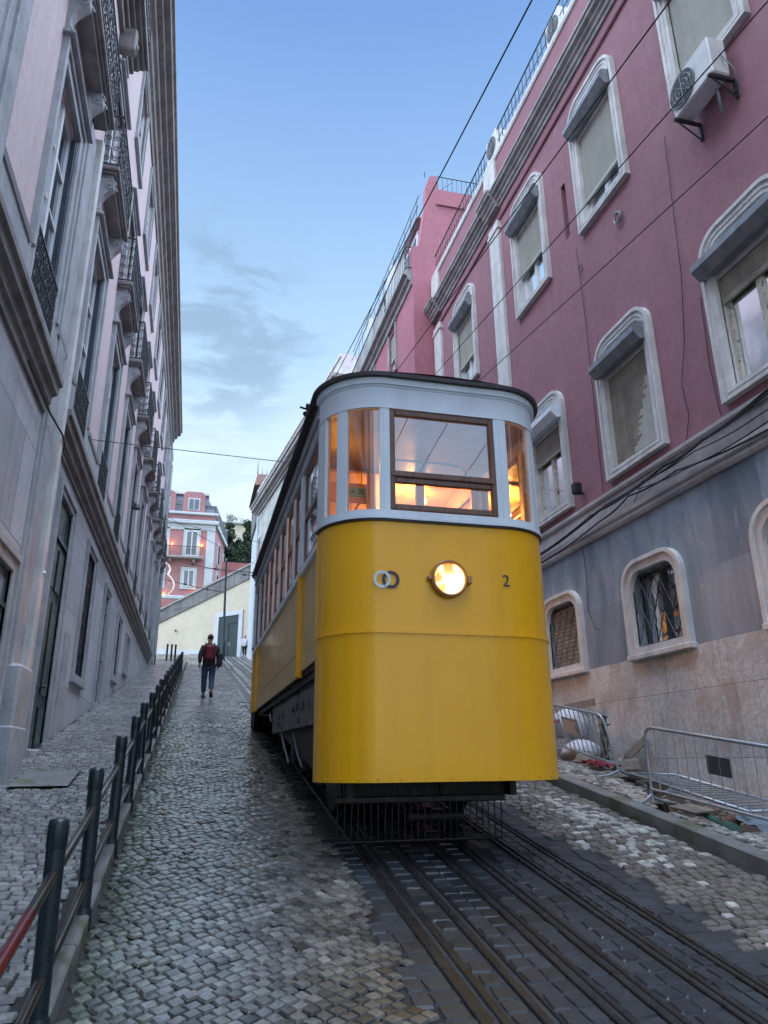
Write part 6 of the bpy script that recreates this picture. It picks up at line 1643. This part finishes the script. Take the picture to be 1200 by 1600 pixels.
for (x, y, z) in ((-.6,46,11.72),(.8,46,11.5),(2.6,46,11.22),(-1.0,47.8,10.86),(.4,49,10.85)): mb.tube([(x-.12,y,z+.02),(x,y,z),(x+.12,y,z-.02)], [.03,.08,.03], 8)
tag(mb.build('insulators', M['black']), 'row of black insulators on the wires before the hotel', 'insulator')
# string-light ornament hanging off the far left corner
oc = (-2.35, 42, 9.75)
t = thing('light_ornament', 'big bell shaped Christmas ornament with pale light beads beyond the left corner', 'decoration', (-2.1, 42, 8.9))
out_ = []
pf = [(0,1.05),(.28,1.0),(.50,.82),(.60,.60),(.55,.42),(.50,.30),(.66,.14),(.82,-.08),(.88,-.32),(.82,-.58),(.62,-.82),(.34,-.98),(0,-1.02)]
pts = [(oc[0]+u, 42, oc[2]+v) for u, v in pf]+[(oc[0]-u, 42, oc[2]+v) for u, v in pf[::-1][1:-1]]
MB().tube(pts, .035, 6, closed=True).build('frame', M['galv'], t)
mb = MB()
for a, b in zip(pts, pts[1:]+pts[:1]):
    for k in range(3):
        q = Vector(a).lerp(Vector(b), k/3); mb.sphere(tuple(q), .045, 6)
mb.build('light_beads', M['fairy'], t)
random.seed(3); mb = MB()
for i in range(420):
    v = random.uniform(-.95, .98); hwid = np.interp(v, [p[1] for p in pf[::-1]], [p[0] for p in pf[::-1]]); u = random.uniform(-hwid, hwid)
    mb.tube([(oc[0]+u, 42+random.uniform(-.05,.05), oc[2]+v), (oc[0]+u+random.uniform(-.08,.08), 42+random.uniform(-.05,.05), oc[2]+v+random.uniform(-.08,.08))], .007, 3)
mb.build('tinsel_net', M['tramW'], t)

# ------------------------------------------------------------------ PEOPLE
def skinmesh(name, verts, edges, radii, mat, parent=None, root=0, sub=2):
    me = bpy.data.meshes.new(name); me.from_pydata([tuple(v) for v in verts], edges, []); me.update()
    o = bpy.data.objects.new(name, me); COL.objects.link(o)
    md = o.modifiers.new('s', 'SKIN'); me.skin_vertices[0].data[root].use_root = True
    for i, r in enumerate(radii):
        me.skin_vertices[0].data[i].radius = (r, r) if not isinstance(r, tuple) else r
    sb = o.modifiers.new('ss', 'SUBSURF'); sb.levels = sub; sb.render_levels = sub
    dg = bpy.context.evaluated_depsgraph_get(); dg.update()
    m2 = bpy.data.meshes.new_from_object(o.evaluated_get(dg)); m2.name = name
    bpy.data.objects.remove(o)
    m2.materials.clear(); m2.materials.append(mat); m2.polygons.foreach_set('use_smooth', [True]*len(m2.polygons))
    return m2
def person(label, loc, h, face, stride, mats, bag=True, swing=.5, long_hair=False):
    """standing / walking figure built in local coordinates: x right, y forward, z up, height h"""
    k = h/1.75; t = thing('person', label, 'person', loc, rot=(0, 0, face))
    def put(nm, me, par=t):
        o = bpy.data.objects.new(nm, me); COL.objects.link(o); o.parent = par; return o
    sl, sr = stride, -stride
    # joints
    J = {'pel': (0,0,.95), 'wa': (0,.0,1.08), 'ch': (0,.01,1.28), 'nk': (0,.0,1.46), 'hd0': (0,.015,1.53), 'hd': (0,.03,1.63), 'ht': (0,.02,1.70)}
    V = []; E_ = []; Rr = []
    def v(p, r): V.append(Vector(p)*k); Rr.append((r[0]*k, r[1]*k) if isinstance(r, tuple) else r*k); return len(V)-1
    def ch(base, pts):
        a = base
        for p, r in pts: b = v(p, r); E_.append((a, b)); a = b
        return a
    pel = v(J['pel'], (.14,.11)); 
    wa = ch(pel, [(J['wa'], (.13,.10))]); cst = ch(wa, [(J['ch'], (.16,.115))]); nk = ch(cst, [(J['nk'], .06)])
    ch(nk, [(J['hd0'], .065), (J['hd'], (.078,.095)), (J['ht'], (.055,.07))])
    hips = {}
    legs = {}
    for s, st in ((-1, sl), (1, sr)):
        kn = (s*.10, st*.42+.04, .50+.0*abs(st)); an = (s*.10, st*.80-(.06 if st < 0 else 0), .09+(.07 if st < 0 else 0)); toe = (s*.11, an[1]+.16, .04+(.0 if st < 0 else .0))
        legs[s] = (kn, an, toe)
        ch(pel, [((s*.10, .0, .86), .095), (kn, .062), ((s*.10, (kn[1]*.45+an[1]*.55), (kn[2]+an[2])*.5), .055), (an, .040), (toe, .032)])
    arms = {}
    for s in (-1, 1):
        a = swing*(1 if s > 0 else -1)*(.5)
        sh = (s*.19, 0, 1.40); el = (s*.25, -.03+a*.22, 1.13); wr = (s*.25, .05+a*.5, .89); arms[s] = (sh, el, wr)
        ch(cst, [(sh, .062), (el, .042), (wr, .028), ((s*.25, wr[1]+.02, wr[2]-.07), (.018,.034))])
    me = skinmesh('body', V, E_, Rr, M['skin']); body = put('body', me); body.name = 'body'
    # fingers
    mb = MB()
    for s in (-1, 1):
        w_ = Vector(arms[s][2])
        for i in range(4):
            b = w_+Vector((0, .045-.022*i, -.10)); ln = (.06, .075, .070, .055)[i]
            mb.tube([b*k, (b+Vector((-s*.008, .006, -ln*.55)))*k, (b+Vector((-s*.024, .004, -ln)))*k], [.009*k, .0085*k, .006*k], 6)
        b = w_+Vector((-s*.01, .05, -.055)); mb.tube([b*k, (b+Vector((-s*.01, .028, -.03)))*k, (b+Vector((-s*.018, .030, -.06)))*k], [.010*k,.009*k,.006*k], 6)
    if mb.v: put('hands', (lambda o: o)(None)) if False else None
    hm_ = bpy.data.meshes.new('fingers'); hm_.from_pydata(mb.v, [], mb.f); hm_.materials.append(M['skin']); hm_.update(); put('fingers', hm_)
    # face: nose, ears, eyes
    mb = MB(); f_ = lambda p: tuple(Vector(p)*k)
    mb.sphere(f_((0,.128,1.615)), .014*k, 8, 0, (1,1.2,1.6)); 
    for s in (-1, 1): mb.sphere(f_((s*.078,.03,1.62)), .022*k, 8, 0, (.35,.8,1.3))
    fm = bpy.data.meshes.new('face_features'); fm.from_pydata(mb.v, [], mb.f); fm.materials.append(M['skin']); put('face_features', fm)
    mb = MB()
    for s in (-1, 1): mb.sphere(f_((s*.032,.112,1.635)), .010*k, 8)
    mb.box(-.025*k, .025*k, .112*k, .122*k, 1.570*k, 1.577*k)
    fm = bpy.data.meshes.new('eyes_and_mouth'); fm.from_pydata(mb.v, [], mb.f); fm.materials.append(M['hair']); put('eyes_and_mouth', fm)
    # hair
    V = [(0,.02,1.735),(0,-.03,1.68),(0,-.05,1.60)]+([(0,-.06,1.50),(0,-.05,1.40)] if long_hair else [])
    me = skinmesh('hair', [Vector(q)*k for q in V], [(i, i+1) for i in range(len(V)-1)], [(.06*k,.08*k),(.095*k,.092*k),(.088*k,.06*k)]+([(.08*k,.05*k),(.06*k,.03*k)] if long_hair else []), M['hair']); put('hair', me)
    # jacket
    V = []; E_ = []; Rr = []
    b0 = v((0,0,.80), (.17,.14)); b1 = ch(b0, [((0,0,.88), (.20,.16)), ((0,0,1.02), (.185,.15)), ((0,.0,1.26), (.20,.15))]); ch(b1, [((0,-.005,1.44), (.11,.10)), ((0,-.01,1.50), (.085,.085))])
    for s in (-1, 1):
        sh, el, wr = arms[s]; ch(b1, [((s*.20,0,1.38), .082), (el, .066), ((wr[0], wr[1], wr[2]+.03), .050)])
    me = skinmesh('jacket', V, E_, Rr, mats[0]); put('jacket', me)
    # trousers
    V = []; E_ = []; Rr = []
    pl_ = v((0,0,.97), (.185,.150))
    for s in (-1, 1):
        kn, an, toe = legs[s]; ch(pl_, [((s*.10,0,.83), .112), (kn, .085), ((s*.10, kn[1]*.4+an[1]*.6, (kn[2]*.4+an[2]*.6)), .075), ((an[0], an[1], an[2]+.05), .066)])
    me = skinmesh('trousers', V, E_, Rr, mats[1]); put('trousers', me)
    for s in (-1, 1):
        mb = MB(); kn, an, toe = legs[s]; tl = -.0
        pts = [(an[0], an[1]-.05, an[2]-.03), (an[0], an[1]+.04, an[2]-.03), (toe[0], toe[1]-.02, toe[2]+.0), (toe[0], toe[1]+.03, toe[2]-.005)]
        mb.tube([tuple(Vector(p)*k) for p in pts], [.042*k, .05*k, .044*k, .025*k], 10)
        sm_ = bpy.data.meshes.new('shoe'); sm_.from_pydata(mb.v, [], mb.f); sm_.materials.append(M['black']); sm_.update(); put('shoe', sm_)
    return t, k, put
t, k, put = person('walking person in black jacket and jeans with a crimson backpack, seen from behind', (.36, 21.2, gz(21.2)+.01), 1.74, 0, .20, (M['jacket'], M['jeans']))
mb = MB(); mb.bbox(-.14, .14, -.31, -.12, 1.0, 1.42, .06); bm_ = bpy.data.meshes.new('backpack'); bm_.from_pydata(mb.v, [], mb.f); bm_.materials.append(M['redbag']); o = put('backpack', bm_)
mb = MB()
for s in (-1, 1): mb.tube([(s*.11,-.14,1.40),(s*.12,-.03,1.50),(s*.12,.12,1.40),(s*.14,.15,1.2),(s*.15,-.1,1.02)], .018, 6)
bm_ = bpy.data.meshes.new('strap'); bm_.from_pydata(mb.v, [], mb.f); bm_.materials.append(M['jacket']); p_ = bpy.data.objects.new('strap', bm_); COL.objects.link(p_); p_.parent = o
mb = MB(); mb.bbox(.20, .36, -.16, .10, .84, 1.22, .05); mb.tube([(.28,-.1,1.22),(.26,.0,1.40)], .012, 5); bm_ = bpy.data.meshes.new('shoulder_bag'); bm_.from_pydata(mb.v, [], mb.f); bm_.materials.append(M['jacket']); b_ = bpy.data.objects.new('shoulder_bag', bm_); COL.objects.link(b_); b_.location = (.36, 21.2, gz(21.2)+.01)
tag(b_, 'black shoulder bag carried at the right side of the walking person', 'bag')
t2, k2, put2 = person('distant person in a white top and dark skirt before the yellow wall', (3.42, 55.3, gz(55.3)+.01), 1.62, PI*.9, .06, (M['shirtw'], M['jacket']), long_hair=True, swing=.1)
bpy.data.orphans_purge(do_recursive=True) if False else None
